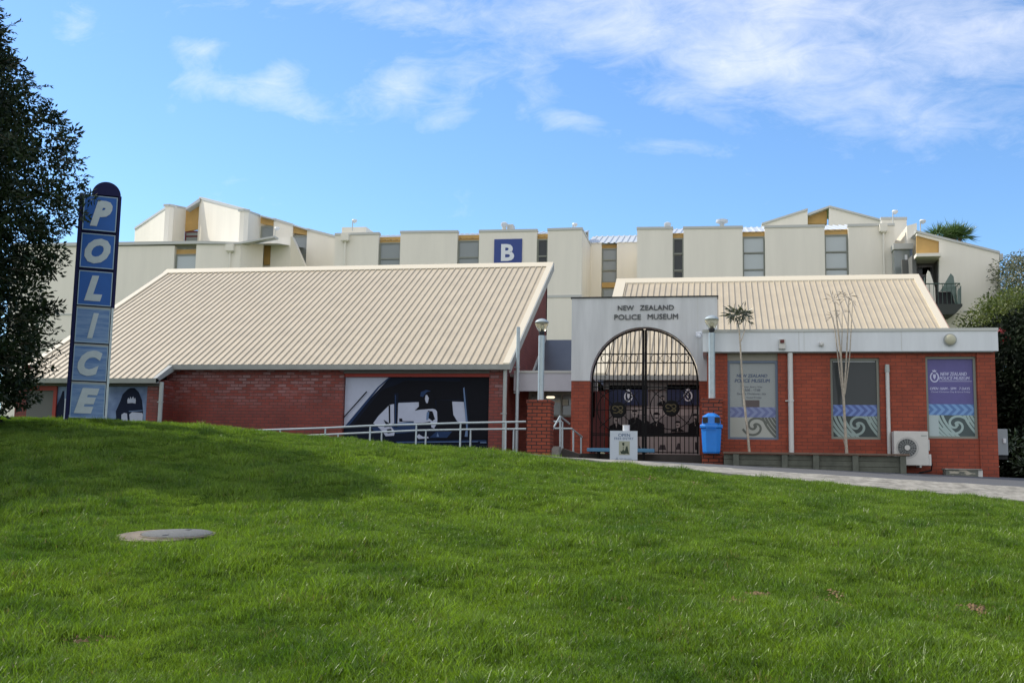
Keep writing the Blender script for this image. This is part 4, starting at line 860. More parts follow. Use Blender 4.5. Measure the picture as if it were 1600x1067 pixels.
# gabled roof far behind
YB = 72.0; FG = thing('rear_gable', 'far rendered gable with an ochre panel rising over the right apartment roof', 'building', (X_(1290, 400, YB), YB, .5))
w = MB(); A = lambda a, b_, y=YB: P(a, b_, y); w.prism([A(1190, 480), A(1262, 480), A(1262, 329), A(1190, 352)], YB, YB + .3); w.prism([A(1293.5, 480), A(1400, 480), A(1400, 352), A(1295.5, 324.5)], YB, YB + .3); w.prism([A(1262, 480), A(1293.5, 480), A(1293.5, 346), A(1262, 346)], YB + .8, YB + 1); obj('wall', w, M['apt2'], FG)
c = MB().prism([A(1262, 347), A(1293.5, 347), A(1293.5, 325.5), A(1262, 336.5)], YB + .5, YB + .7); obj('ochre_panel', c, M['ochre'], FG)
c = MB(); c.prism([A(1190, 352), A(1262, 329), A(1262, 326), A(1190, 349)], YB - .1, YB + 3); c.prism([A(1263, 337), A(1295.5, 324.5), A(1295.5, 321.5), A(1263, 333)], YB + .0, YB + 3); c.prism([A(1295.5, 324.5), A(1400, 352), A(1400, 349), A(1295.5, 321.5)], YB - .1, YB + 3); obj('roof_edge', c, M['cap'], FG)

# left wing and tower
LW = thing('left_apartment_wing', 'long low apartment wing behind the pylon sign with one small curtained window', 'building', (X_(250, 450, YA), YA + 3, .5))
w = MB(); cp = MB()
for a in ((20, 273, 386, 384), (307, 376, 382, 382)): panel(w, *a, YA)
w.hull4((X_(376, 400, YA), YA), (X_(411, 400, YA + 1.6), YA + 1.6), .5, Z_(376, 382, YA), .5, Z_(411, 377, YA + 1.6), .3)
panel(w, 424, 458, 370, 371, YA + 2.2); x_, z_ = P(418, 412, YA + 2.2); w.box(X_(405, 400, YA + 2.2), X_(428, 400, YA + 2.2), YA + 2.45, YA + 2.6, .5, Z_(418, 372, YA + 2.2))
obj('wall', w, M['apt'], LW)
x0, x1, z0, z1 = R4(411.5, 413, 424, 382, YA + 2.2); part('ochre_panel', M['ochre'], LW, (x0, x1, YA + 2.3, YA + 2.44, z0, z1))
bay(LW, 273, 307, 388.5, 396, [(398, 430)], YA, 'panelight')
c = MB(); c.prism([P(20, 381, YA), P(315, 377, YA), P(376, 379, YA), P(376, 382, YA), P(315, 381.5, YA), P(20, 386.5, YA)], YA - .12, YA + .5)
c.prism([P(376, 379, YA), P(430, 369, YA), P(430, 372, YA), P(376, 382, YA)], YA - .12, YA + .5); obj('roof_edge', c, M['cap'], LW)
c = MB(); q = [P(20, 382, YA), P(430, 376, YA)]; c.add([(q[0][0], YA + .3, q[0][1] - .1), (q[1][0], YA + .3, q[1][1] - .1), (q[1][0], YA + 5, q[1][1] + .6), (q[0][0], YA + 5, q[0][1] + .6)], [(0, 1, 2, 3)]); obj('roof', c, M['whitemetal'], LW, fix=False)
rainhead(LW, 360, 382.5, 394, YA); part('string_course', M['cap'], LW, (X_(20, 490, YA), X_(250, 490, YA), YA - .03, YA - .001, Z_(150, 492, YA), Z_(150, 489.5, YA)))
part('wall_rear', M['apt'], LW, (X_(20, 400, YA), X_(424, 400, YA), YA + 5, YA + 5.2, .5, Z_(220, 381, YA) + .4))
fn = MB().prism([P(456, 430, YA), P(484, 430, YA), P(458.5, 371, YA), P(456, 371, YA)], YA - .2, YA + .2); obj('sloping_fin', fn, M['ridge'], LW)
TW = thing('left_tower', 'taller rendered apartment tower with a zigzag front and roofs rising to two points', 'building', (X_(330, 400, 66), 66, .5))
w = MB(); cp = MB()
def facet(pa, ya, pb, yb, ta, tb, cap=True):
    za, zb = Z_(pa, ta, ya), Z_(pb, tb, yb); a = (X_(pa, ta, ya), ya); b = (X_(pb, tb, yb), yb); w.hull4(a, b, .5, za, .5, zb, .3)
    if cap: cp.hull4((a[0] - .02, a[1] - .06), (b[0] + .02, b[1] - .06), za - .1, za + .06, zb - .1, zb + .06, .4)
facet(211, 69.5, 265, 65, 357, 320.5); facet(265, 65, 291, 67.2, 320.5, 325.5); facet(312, 67, 382, 62.5, 309, 328); facet(382, 62.5, 407, 64.5, 328, 337)
facet(428, 64.5, 458, 64.5, 342, 351.5); facet(480, 64.5, 524, 64.5, 358, 369.5); facet(291, 67.8, 313, 67.5, 377, 377, False)
w.box(X_(405, 400, 64.8), X_(526, 400, 64.8), 65.2, 65.4, .5, Z_(470, 400, 64.8))
w.prism([P(400, 430, 65), P(523, 430, 65), P(523, 373, 65), P(404, 340, 65)], 64.95, 65.1)
obj('wall', w, M['apt2'], TW); obj('roof_edge', cp, M['cap'], TW)
def obay(pts, y, wp):
    c = MB().prism([P(a, b_, y) for a, b_ in pts], y, y + .15); obj('ochre_panel', c, M['ochre'], TW)
    x0, x1, z0, z1 = R4(*wp, y + .05); f = MB(); f.box(x0, x1, y + .02, y + .1, z1 - .12, z1); f.box(x0, x0 + .1, y + .02, y + .1, z0, z1 - .12); f.box(x1 - .1, x1, y + .02, y + .1, z0, z1 - .12); f.box(x0 + .1, x1 - .1, y + .02, y + .1, (z0 + z1) / 2 - .05, (z0 + z1) / 2 + .05)
    o = obj('window', f, M['darkred'] if wp[0] < 300 else M['frame'], TW); part('pane', M['panemid'], o, (x0 + .1, x1 - .1, y + .04, y + .06, z0, z1 - .12)); return o
obay([(289, 362), (312.5, 358), (312.5, 314), (289, 325)], 67.3, (289, 378, 312, 361)); obay([(407, 349), (429, 354), (429, 342.5), (407, 337.5)], 64.6, (407, 400, 429, 353)); obay([(458, 364), (481, 368), (481, 358), (458, 352)], 64.6, (458, 430, 481, 368))
c = MB(); c.prism([P(291, 325.5, 66.8), P(313, 310, 66.8), P(313, 315, 66.8), P(291, 329, 66.8)], 66.7, 67.6); c.prism([P(407, 336.5, 64.3), P(429, 342, 64.3), P(429, 344, 64.3), P(407, 338.5, 64.3)], 64.2, 65); c.prism([P(458, 351, 64.3), P(481, 358, 64.3), P(481, 360, 64.3), P(458, 353, 64.3)], 64.2, 65); obj('roof_trim', c, M['whitemetal'], TW)
part('narrow_window', M['pane'], TW, (X_(525, 390, 65), X_(529, 390, 65), 65, 65.1, 6, Z_(526, 372, 65)))
# roof fittings
def flood(px, py0, py1, Y, label):
    x, z1 = P(px, py1, Y); z0 = Z_(px, py0, Y); f = thing('floodlight', label, 'floodlight', (x, Y, z0), group='small floodlights on the apartment roofs')
    obj('pole', MB().tube([(x, Y, z0), (x, Y, z1)], .03, 6), M['cap'], f); obj('lamp_head', MB().lathe([(.02, -.1), (.12, -.04), (.17, .06), (.14, .12)], (x + .12, Y, z1 + .02), 10), M['white'], f, smooth=True)
flood(551, 361, 347, 61, 'small roof floodlight on a pole at the left end of the lettered block'); flood(895, 358, 353, 61, 'tiny low roof floodlight near the right end of the lettered block')
flood(1395, 351, 333, 61, 'small roof floodlight on a pole above the stepped stair tower'); flood(1438, 362, 348, 57.6, 'small roof floodlight on a short pole above the balcony wing'); flood(430, 372, 359, 62, 'small floodlight standing below the left tower')
x0, x1, z0, z1 = R4(534, 366, 572, 355, 62); rb = obj('roof_box', MB().box(x0, x1, 62, 64, z0 - .3, z1), M['apt2'], loc=(x0, 62, z0)); tag(rb, 'low rendered box on the roof at the left end of the lettered block', 'roof box')
def vent(px, py0, py1, Y, label, mush):
    x, z1 = P(px, py1, Y); z0 = Z_(px, py0, Y); v_ = thing('roof_vent', label, 'roof vent', (x, Y, z0), group='metal vents on the apartment roofs')
    obj('stack', MB().tube([(x, Y, z0 - .4), (x, Y, z1 - .1)], .13, 10), M['cap'], v_, smooth=True); obj('cowl', MB().lathe([(.14, -.22), (.34 if mush else .2, -.14), (.34 if mush else .2, .0), (.1, .06)], (x, Y, z1 - .08), 14), M['whitemetal'], v_, smooth=True)
vent(1128, 354, 342, 61.5, 'wide mushroom shaped white vent on the right apartment roof', True); vent(788, 358, 347, 61.5, 'slim tall vent above the blue lettered sign', False); vent(1043, 355, 347, 61.5, 'tiny vent near the left end of the right apartment roof', False)
x0, x1, z0, z1 = R4(791, 358, 801, 349, 61.6); tag(obj('roof_fan', MB().box(x0, x1, 61.8, 62.4, z0 - .3, z1), M['cap'], loc=(x0, 61.8, z0), bevel=.04), 'boxy grey fan unit on the roof above the blue lettered sign', 'fan unit')

# ------------------------------------------------------------------ pylon sign
SY = 20.2; sA = R(31.5)
fr_ = Vector((math.cos(sA), math.sin(sA), 0)); nrm_ = Vector((math.sin(sA), -math.cos(sA), 0))
bl_ = P(101, 655, SY); base = Vector((bl_[0], SY, bl_[1]))
def on_sign(px, py):                      # photo point to (along, up) on the sign's own plane
    d = pray(px, py); t = base.dot(nrm_) / d.dot(nrm_); q = d * t - base; return q.dot(fr_), q.z
wS = (on_sign(184, 340)[0] - on_sign(124, 340)[0]); zt0 = on_sign(155, 307)[1]
ps = thing('pylon_sign', 'tall leaning-looking blue pylon sign spelling POLICE down six stacked panels', 'sign', (base.x, base.y, G(base.x, base.y)), sA)
zoff = base.z - G(base.x, base.y)
def sp(name, m, boxes, parent=None, **kw):
    k = MB()
    for q in boxes: k.box(*q)
    return obj(name, k, m, parent or ps, local=True, **kw)
aL, aR = on_sign(122, 330)[0], on_sign(187.5, 330)[0]
print('SIGN', aL, aR, zt0, [on_sign(p_, q_) for p_, q_ in ((131, 306), (184, 312), (118, 655), (164, 657))])
H0 = zoff + zt0 + .03; Wd = aR - aL
sp('frame', M['navy'], [(0, .07, -.05, .1, -.3, H0), (Wd - .06, Wd, -.05, .1, zoff + on_sign(150, 480)[1], H0), (.07, Wd - .06, .02, .1, zoff + .1, H0)])
sp('rusty_edge', M['galv'], [(Wd - .06, Wd - .015, -.05, .1, -.3, zoff + on_sign(150, 480)[1] - .002)])
sp('corner_strip', M['white'], [(-.022, -.001, -.06, .02, -.3, zoff + .42)])
rc = on_sign(165, 305); rd = (on_sign(188.5, 305)[0] - on_sign(143, 305)[0]) / 2
k = MB(); k.prism([(rc[0] - aL + rd * math.cos(a), H0 + .0 + rd * math.sin(a)) for a in np.linspace(0, math.pi, 26)], -.04, .08); obj('round_top', k, M['navy'], ps, local=True)
pt = [307.5, 366.5, 424.5, 482.5, 540.5, 599.5, 657.5]; lets = 'POLICE'; x0, x1 = .085, Wd - .075
for i, ch in enumerate(lets):
    pxm = 158 - i * 4.3; z1 = zoff + on_sign(pxm, pt[i])[1]; z0 = zoff + on_sign(pxm, pt[i + 1] - 4.5)[1]
    pn = sp('panel', M['signblue'] if i < 3 else M['signfade'], [(x0, x1, -.04, .018, z0, z1)])
    e = .018; sp('border', M['signline'], [(x0, x1, -.046, -.0405, z1 - e, z1), (x0, x1, -.046, -.0405, z0, z0 + e), (x0, x0 + e, -.046, -.0405, z0 + e, z1 - e), (x1 - e, x1, -.046, -.0405, z0 + e, z1 - e)], pn)
    t_ = MB(); w_ = x1 - x0; h_ = z1 - z0; fx = {'P': (.22, .86), 'O': (.12, .88), 'L': (.2, .72), 'I': (.36, .66), 'C': (.14, .84), 'E': (.12, .82)}[ch]
    text(t_, ch, x0 + w_ * fx[0], x0 + w_ * fx[1], z0 + h_ * .13, z0 + h_ * .87, -.052, .006, .065, .28); obj('letter', t_, M['letter'], pn, local=True)
    if i >= 3: sp('rail', M['gutter'], [(x0, x1, -.035, .017, z1 + .003, z1 + .035)], pn)
# ------------------------------------------------------------------ brick piers and lamps
def pier(px0, px1, ytop, Y, label, ybot):
    x0, x1, z0, z1 = R4(px0, ybot, px1, ytop, Y); d = x1 - x0; zb = G((x0 + x1) / 2, Y) - .15
    p_ = thing('brick_pier', label, 'pier', ((x0 + x1) / 2, Y + d / 2, zb), group='brick piers carrying the lamps')
    part('shaft', M['brick_pier'], p_, (x0 + .015, x1 - .015, Y + .015, Y + d - .015, zb, z1 - .087)); part('top_course', M['brick_pier'], p_, (x0, x1, Y, Y + d, z1 - .086, z1), bevel=.006)
    return (x0 + x1) / 2, Y + d / 2, z1
L1 = pier(822, 860.5, 624.5, 26.0, 'brick pier at the end of the ramp handrail, left of the arch', 712)
L2 = pier(1095.5, 1130, 622, 26.0, 'brick pier right of the gate with the blue bin on its face', 725)
bowl = bpy.data.materials.new('lamp bowl'); bowl.use_nodes = True; t = bowl.node_tree; b_ = t.nodes['Principled BSDF']; b_.inputs['Base Color'].default_value = (.72, .68, .50, 1); b_.inputs['Roughness'].default_value = .15; b_.inputs['Transmission Weight'].default_value = .75; b_.inputs['IOR'].default_value = 1.1; b_.inputs['Alpha'].default_value = .75
def lamp(c, ztop, label, r=.165):
    x, y, z = c; l = thing('lamp_post', label, 'lamp', (x, y, z), group='globe lamps on the brick piers'); hh = .36; zb = ztop - hh
    obj('pole', MB().tube([(x, y, z), (x, y, zb - .06)], .078, 18), M['galv'], l, smooth=True)
    obj('collar', MB().lathe([(.055, -.06), (.055, -.02), (.075, -.015), (.075, .04), (.05, .05), (.03, .12)], (x, y, zb), 18), M['black'], l, smooth=True)
    obj('bulb', MB().lathe([(.02, .08), (.055, .12), (.06, .17), (.03, .21)], (x, y, zb), 14), mat('bulb', (.75, .72, .62), .3), l, smooth=True)
    obj('bowl', MB().lathe([(.075, .045), (.125, .12), (.16, .20), (r, .26)], (x, y, zb), 26), bowl, l, smooth=True)
    obj('cap', MB().lathe([(r + .004, .255), (r + .01, .27), (r * .85, .31), (r * .5, .345), (.03, hh)], (x, y, zb), 26), M['galv'], l, smooth=True)
lamp(L1, Z_(843, 498, L1[1]), 'globe lamp on a grey pole left of the arch'); lamp(L2, Z_(1111, 493, L2[1]), 'globe lamp on a grey pole right of the arch')

# ------------------------------------------------------------------ litter bin on the right pier
x0, x1, z0, z1 = R4(1093, 708, 1130, 645, 25.7); xc_ = (x0 + x1) / 2; yb_ = 25.79; w2 = (x1 - x0) / 2 - .02
bn = thing('litter_bin', 'bright blue hooded litter bin hanging on the right brick pier', 'bin', (xc_, yb_, z0)); zm = z0 + (z1 - z0) * .62
def octo(hx, hy, ch, z, cy=yb_): return [(xc_ + a, cy + b__, z) for a, b__ in ((-hx + ch, -hy), (hx - ch, -hy), (hx, -hy + ch), (hx, hy), (-hx, hy), (-hx, -hy + ch))]
def loft(rings):
    k = MB(); n = len(rings[0]); k.v = [q for r in rings for q in r]
    k.f = [(i * n + j, i * n + (j + 1) % n, (i + 1) * n + (j + 1) % n, (i + 1) * n + j) for i in range(len(rings) - 1) for j in range(n)] + [tuple(range(n)), tuple((len(rings) - 1) * n + j for j in range(n))]; return k
obj('body', loft([octo(w2 * .80, .16, .09, z0 + .03), octo(w2 * .80, .16, .09, z0 + .03), octo(w2 * .93, .2, .11, zm)]), M['binblue'], bn, bevel=.008)
obj('base_rim', loft([octo(w2 * .74, .14, .08, z0), octo(w2 * .78, .155, .09, z0 + .028)]), M['binblue'], bn)
obj('lid_rim', loft([octo(w2 * 1.02, .225, .12, zm + .001), octo(w2 * 1.04, .235, .12, zm + .02), octo(w2 * 1.04, .235, .12, zm + .07), octo(w2 * .98, .21, .12, zm + .09)]), M['binblue'], bn, bevel=.006)
obj('hood', loft([octo(w2 * .86, .19, .1, zm + .091), octo(w2 * .80, .18, .1, z1 - .08), octo(w2 * .3, .07, .04, z1)]), M['binblue'], bn, bevel=.006)
for s_ in (-1, 1): obj('opening', MB().box(xc_ + s_ * w2 * .55 - .06, xc_ + s_ * w2 * .55 + .06, yb_ - .196, yb_ - .1, zm + .12, z1 - .105), M['black'], bn)
obj('handle', MB().tube([(xc_ - .1, yb_ - .22, zm + .03), (xc_ - .1, yb_ - .25, zm - .02), (xc_ + .1, yb_ - .25, zm - .02), (xc_ + .1, yb_ - .22, zm + .03)], .012, 6), M['binblue'], bn)

# ------------------------------------------------------------------ free entry board
x0, x1, z0, z1 = R4(953, 722, 996, 673, 26.2); ya = 26.2; z0 = G((x0 + x1) / 2, ya) + .02
ab = thing('entry_board', 'pale upright board reading OPEN FREE ENTRY on the path before the gate', 'notice board', ((x0 + x1) / 2, ya, z0))
k = MB().box(x0, x1, ya, ya + .02, z0, z1); obj('front_board', k, mat('board paper', (.50, .55, .58), .5), ab); k = MB(); k.hull4((x0 + .03, ya + .42), (x1 - .03, ya + .42), z0, z1 - .06, z0, z1 - .06, .02)
k.v = [(x, y - (.36 * max(0, z - z0 - .01) / (z1 - z0)), z) for x, y, z in k.v]; obj('back_board', k, M['white'], ab)
t_ = MB(); words(t_, 'OPEN', 966, 984.5, 677.3, 682, ya, .015, .003); words(t_, 'FREE ENTRY', 960, 990, 683.2, 686.8, ya, .0, .003); obj('lettering', t_, mat('board blue', (.04, .09, .18), .5), ab)
t_ = MB(); words(t_, 'NEW ZEALAND', 968, 987, 716, 717.3, ya, .0, .003); words(t_, 'POLICE MUSEUM', 968, 989, 718.5, 720, ya, .0, .003); q = P(964, 717.5, ya); crest(t_, q[0], q[1], .09, ya - .003); obj('small_lettering', t_, mat('board small blue', (.10, .15, .22), .5), ab)
i0, i1, j0, j1 = R4(967, 710.5, 984, 689, ya); pc = obj('picture', MB().box(i0, i1, ya - .004, ya - .001, j0, j1), mat('sepia picture', (.33, .34, .24), .6), ab)
t_ = MB(); iw, ih = i1 - i0, j1 - j0; pp = lambda L_: [(i0 + iw * a, j0 + ih * b__) for a, b__ in L_]
t_.poly(pp([(.3, .88), (.5, .9), (.5, .7), (.4, .66), (.32, .72)]), ya - .007); t_.poly(pp([(.12, .3), (.25, .25), (.4, .4), (.55, .28), (.62, .5), (.66, .66), (.7, .58), (.78, .68), (.82, .5), (.9, .2), (.96, .06), (.7, .1), (.5, .05), (.2, .08)]), ya - .007)
t_.poly(pp([(.38, .62), (.43, .62), (.42, .36), (.38, .36)]), ya - .0075); obj('figure', t_, mat('dark print', (.02, .035, .015), .6), pc)
q0, q1, r0, r1 = R4(973, 674, 984, 664.5, ya + .1); bc = thing('paper_roll', 'short white cylinder standing up behind the entry board', 'holder', ((q0 + q1) / 2, ya + .1, r0))
obj('tube', MB().tube([((q0 + q1) / 2, ya + .1, z0), ((q0 + q1) / 2, ya + .1, r1)], (q1 - q0) / 2, 16), M['white'], bc, smooth=True); obj('rim', MB().tube([((q0 + q1) / 2, ya + .1, r1 + .001), ((q0 + q1) / 2, ya + .1, r1 + .012)], (q1 - q0) / 2 + .006, 16), M['cap'], bc)

# ------------------------------------------------------------------ handrails
def rail(name, label, pts, posts, y, r=.024, yv=None):
    """pts: photo points of the rail; posts: photo columns"""
    W3 = [(P(a, b__, y)[0], y, P(a, b__, y)[1]) for a, b__ in pts]; xs = [q[0] for q in W3]; zs_ = [q[2] for q in W3]
    h = thing(name, label, 'handrail', (W3[-1][0], y, G(W3[-1][0], y))); obj('rail', MB().tube(W3, r, 10), M['galv'], h, smooth=True)
    for a, b__ in posts:
        x = X_(a, b__, y); z = float(np.interp(x, xs, zs_)); zg_ = G(x, y) - .05
        obj('post', MB().tube([(x, y, zg_), (x, y, z)], r * .95, 10), M['galv'], h, smooth=True)
        obj('base_flange', MB().tube([(x, y, zg_ + .05), (x, y, zg_ + .065)], r * 2, 10), M['galv'], h)
rail('ramp_handrail', 'upper galvanised handrail climbing to the left brick pier', [(300, 675.5), (389, 672.5), (508, 668.5), (578, 665), (650, 663), (719, 660.7), (822, 658.7)], [(360, 690), (437, 690), (508, 680), (578, 680), (650, 685), (719, 690), (790, 690)], 26.25)
rail('ramp_handrail', 'lower galvanised handrail in front of the car mural, running behind the upper one', [(330, 684.5), (495, 679.5), (650, 672.4), (730, 670.8), (822, 670)], [(390, 690), (460, 690), (528, 690), (596, 690), (665, 690), (735, 690), (802.5, 690)], 27.7)
def freeform(name, label, rails, posts, y, r=.024):
    h = thing(name, label, 'handrail', (*[P(rails[0][0][0], rails[0][0][1], y)[0], y], G(-4, y)))
    for rl in rails: obj('rail', MB().tube([(P(a, b__, y)[0], y + dy, P(a, b__, y)[1]) for a, b__, dy in rl], r, 10), M['galv'], h, smooth=True)
    for a, b__, c__, dy in posts: obj('post', MB().tube([(P(a, c__, y)[0], y + dy, P(a, c__, y)[1]), (P(a, b__, y)[0], y + dy, P(a, b__, y)[1])], r * .95, 10), M['galv'], h, smooth=True)
freeform('stair_handrail', 'peaked galvanised stair handrail just right of the left brick pier', [[(861.8, 674, 0), (870.6, 648.5, .5), (881.5, 658.5, 1.0)]], [(862, 674, 716, 0), (871, 649, 716, .5)], 26.5)
freeform('stair_handrail', 'two level stair handrail between the left pier and the arch column', [[(861, 658.6, 0), (878, 658.6, 0)], [(865, 668.8, .2), (891.5, 668.8, .2), (905, 682, .9)]], [(878.8, 658.6, 716, 0), (893.5, 669.5, 716, .3), (902, 680, 716, .8)], 27.2)
x0, x1, z0, z1 = R4(861, 716, 874, 697, 26.3); k = MB(); k.prism([(x0, z0 - .2), (x1 - .03, z0 - .2), (x1, z1), (x0 + .06, z1), (x0, z1 - .08)], 26.3, 26.55); o = obj('stair_cheek', k, M['conc'], loc=(x0, 26.3, z0)); tag(o, 'small sloping concrete cheek at the foot of the stair handrail', 'kerb block')
x0, x1, z0, z1 = R4(869, 716, 886, 700, 26.7); k = MB(); k.prism([(x0, z0 - .2), (x1 + .3, z0 - .2), (x1 + .3, Z_(900, 709, 26.7)), (x0 + .15, z1)], 26.7, 27.3); o = obj('stair_string', k, M['darkstep'], loc=(x0, 26.7, z0)); tag(o, 'dark sloping side of the steps left of the gate', 'step side')

# ------------------------------------------------------------------ timber planter
yP = 25.7; c0, c1 = X_(1131, 720, yP), X_(1414, 720, yP); zT = (Z_(1131, 706.5, yP) + Z_(1414, 708, yP)) / 2; zL0, zL1 = G(c0, yP) - .1, G(c1, yP) - .1
pl = thing('timber_planter', 'low weathered timber retaining planter along the red brick block', 'planter', ((c0 + c1) / 2, yP, G((c0 + c1) / 2, yP)))
nb = 4; hb = (zT - .05 - min(zL0, zL1)) / nb
for i in range(nb):
    z_ = zT - .05 - (i + 1) * hb; part('board', M['timber'], pl, (c0, c1 - .02, yP + .05, yP + .1, z_ + .006, z_ + hb), bevel=.005)
part('end_board', M['timber'], pl, (c1 - .05, c1, yP + .101, YF - .1, zL1, zT - .051)); part('capping', M['timber2'], pl, (c0 - .02, c1 + .1, yP - .06, yP + .13, zT - .045, zT), bevel=.006)
for a in (1150, 1226, 1275, 1336.5, 1411): x = X_(a, 725, yP); part('post', M['timber'], pl, (x - .065, x + .065, yP - .04, yP + .049, G(x, yP) - .1, zT - .046), bevel=.006)
part('soil', M['soil'], pl, (c0, c1 - .06, yP + .11, YF - .001, zL1, zT - .08))

# ------------------------------------------------------------------ air conditioners and block
x0, x1, z0, z1 = R4(1397, 727, 1451, 673.5, 26.15); yc = 26.15
ac = thing('air_conditioner', 'large cream air conditioner with round fan on the red wall behind the planter end', 'air conditioner', ((x0 + x1) / 2, yc, z0))
part('case', M['acwhite'], ac, (x0, x1, yc, yc + .34, z0, z1), bevel=.015)
fx, fz = P(1417.5, 699.5, yc); fr = (x1 - x0) * .275
obj('fan_recess', MB().lathe([(fr, -.004), (fr, .002)], (fx, yc, fz), 36, 'y'), M['black'], ac)
bl2 = MB()
for kk in range(18):
    a = 2 * math.pi * kk / 18; b2 = a + .24; bl2.add([(fx + .05 * math.cos(a), yc - .008, fz + .05 * math.sin(a)), (fx + fr * .97 * math.cos(a), yc - .012, fz + fr * .97 * math.sin(a)), (fx + fr * .97 * math.cos(b2), yc - .006, fz + fr * .97 * math.sin(b2)), (fx + .05 * math.cos(b2), yc - .006, fz + .05 * math.sin(b2))], [(0, 1, 2, 3)])
obj('fan', bl2, M['fan'], ac, fix=False)
gr_ = MB()
for rr in (.06, .11, .155, .2, .235): gr_.tube([(fx + rr * math.cos(a), yc - .025, fz + rr * math.sin(a)) for a in np.linspace(0, 2 * math.pi, 37)], .0035, 5, cap=False)
for kk in range(8): a = math.pi * kk / 4 + .3; gr_.tube([(fx + .06 * math.cos(a), yc - .024, fz + .06 * math.sin(a)), (fx + fr * math.cos(a), yc - .02, fz + fr * math.sin(a))], .004, 5)
obj('grille', gr_, mat('grille wire', (.25, .25, .24), .5), ac); obj('hub', MB().lathe([(.06, -.03), (.055, -.036)], (fx, yc, fz), 24, 'y'), M['acwhite'], ac)
part('nameplate', M['gutter'], ac, (X_(1439, 680, yc), X_(1448, 680, yc), yc - .003, yc - .0005, Z_(1443, 681.5, yc), Z_(1443, 679.5, yc)))
part('side_cover', M['pipe'], ac, (x1 + .001, x1 + .06, yc + .03, yc + .3, z0, z0 + .26), (x1 + .001, x1 + .035, yc + .05, yc + .28, z0 + .34, z1 - .18), bevel=.01)
part('bracket', M['cap'], ac, (x0 + .1, x0 + .14, yc + .02, YF - .001, z0 - .04, z0 - .001), (x1 - .2, x1 - .16, yc + .02, YF - .001, z0 - .04, z0 - .001))
obj('pipework', MB().tube([(x1 + .03, yc + .2, z0 + .1), (x1 + .12, yc + .3, z0 + .05), (x1 + .12, YF - .03, z0 - .1), (x1 - .15, YF - .03, z0 - .16)], .018, 6), M['black'], ac)
y2 = 29.3; x0, x1, z0, z1 = R4(1560, 711, 1575, 670, y2)
a2 = thing('air_conditioner', 'smaller grey air conditioner side on beyond the right brick corner', 'air conditioner', (x0, y2, z0)); xw_ = wx1 + .06; x1 = max(x1, xw_ + .3)
part('case', M['acgrey'], a2, (xw_, x1, y2, y2 + .85, z0, z1), bevel=.012); part('vent_slots', M['black'], a2, *[(xw_ + .015, xw_ + .05, y2 - .004, y2 - .0005, z0 + .04 + i * .065, z0 + .085 + i * .065) for i in range(int((z1 - z0 - .08) / .065))])
part('valve_cover', M['white'], a2, (x1 - .12, x1 - .05, y2 - .03, y2 - .001, z0 + .3, z0 + .42), bevel=.008); part('bracket', M['black'], a2, (wx1 + .002, x1, y2 + .1, y2 + .15, z0 - .1, z0 - .001))
x0, x1, z0, z1 = R4(1478, 748, 1536, 732, 26.1); z0 = G((x0 + x1) / 2, 26) - .1
cbk = thing('concrete_block', 'low flaking grey painted block on the ground under the purple poster window', 'block', ((x0 + x1) / 2, 26.2, z0))
def flaky():
    m = mat('flaking paint', (.17, .17, .14), .85); t = m.node_tree; b__ = t.nodes['Principled BSDF']; g = t.nodes.new('ShaderNodeNewGeometry'); v2 = t.nodes.new('ShaderNodeVectorMath'); v2.operation = 'MULTIPLY'; v2.inputs[1].default_value = (4, 4, 14); t.links.new(g.outputs['Position'], v2.inputs[0])
    n = N(t, 'ShaderNodeTexNoise', Scale=1.3, Detail=5.0); t.links.new(v2.outputs[0], n.inputs['Vector']); r = t.nodes.new('ShaderNodeValToRGB'); r.color_ramp.elements[0].position = .52; r.color_ramp.elements[1].position = .56
    r.color_ramp.elements[0].color = (.13, .135, .11, 1); r.color_ramp.elements[1].color = (.42, .38, .29, 1); t.links.new(n.outputs[0], r.inputs[0]); t.links.new(r.outputs[0], b__.inputs['Base Color']); return m
part('block', flaky(), cbk, (x0, x1 - .1, 26.1, 26.45, z0, z1 - .03), bevel=.012); part('slab', M['conc'], cbk, (x0 - .02, x1 - .02, 26.08, 26.5, z1 - .029, z1), bevel=.006); part('end_block', M['acwhite'], cbk, (x1 - .099, x1, 26.12, 26.43, z0, z1 - .031), bevel=.008)

# ------------------------------------------------------------------ manhole in the lawn
zc = G(*MH) + .0; mh = thing('manhole', 'round grey access cover on a concrete collar sunk in the lawn', 'manhole', (MH[0], MH[1], zc))
col = MB().lathe([(.0, -.12), (.40, -.12), (.415, .0), (.38, .006), (.0, .008)], (0, 0, 0), 40); 
def tiltm(k, dx, dy, ang, dz=0):
    k.v = [(MH[0] + x + dx, MH[1] + y + dy, zc + z + math.tan(ang) * (y + dy) + dz) for x, y, z in k.v]; return k
obj('collar', tiltm(col, -.09, -.06, R(5)), M['conc2'], mh, smooth=True)
lid = MB().lathe([(.0, -.01), (.325, -.01), (.33, .0), (.33, .012), (.32, .02), (.0, .021)], (0, 0, 0), 44); obj('lid', tiltm(lid, .05, .02, R(3.6), .0), M['iron_lid'], mh, smooth=True)
rg_ = MB().tube([(.345 * math.cos(a), .345 * math.sin(a), .004) for a in np.linspace(0, 2 * math.pi, 49)], .012, 6, cap=False); obj('rim', tiltm(rg_, .05, .02, R(3.6), -.004), M['conc2'], mh)
kh = MB().box(-.02, .02, -.26, -.2, .0215, .024).box(-.02, .02, .2, .26, .0215, .024); obj('lifting_hole', tiltm(kh, .05, .02, R(3.6), .0), M['black'], mh)

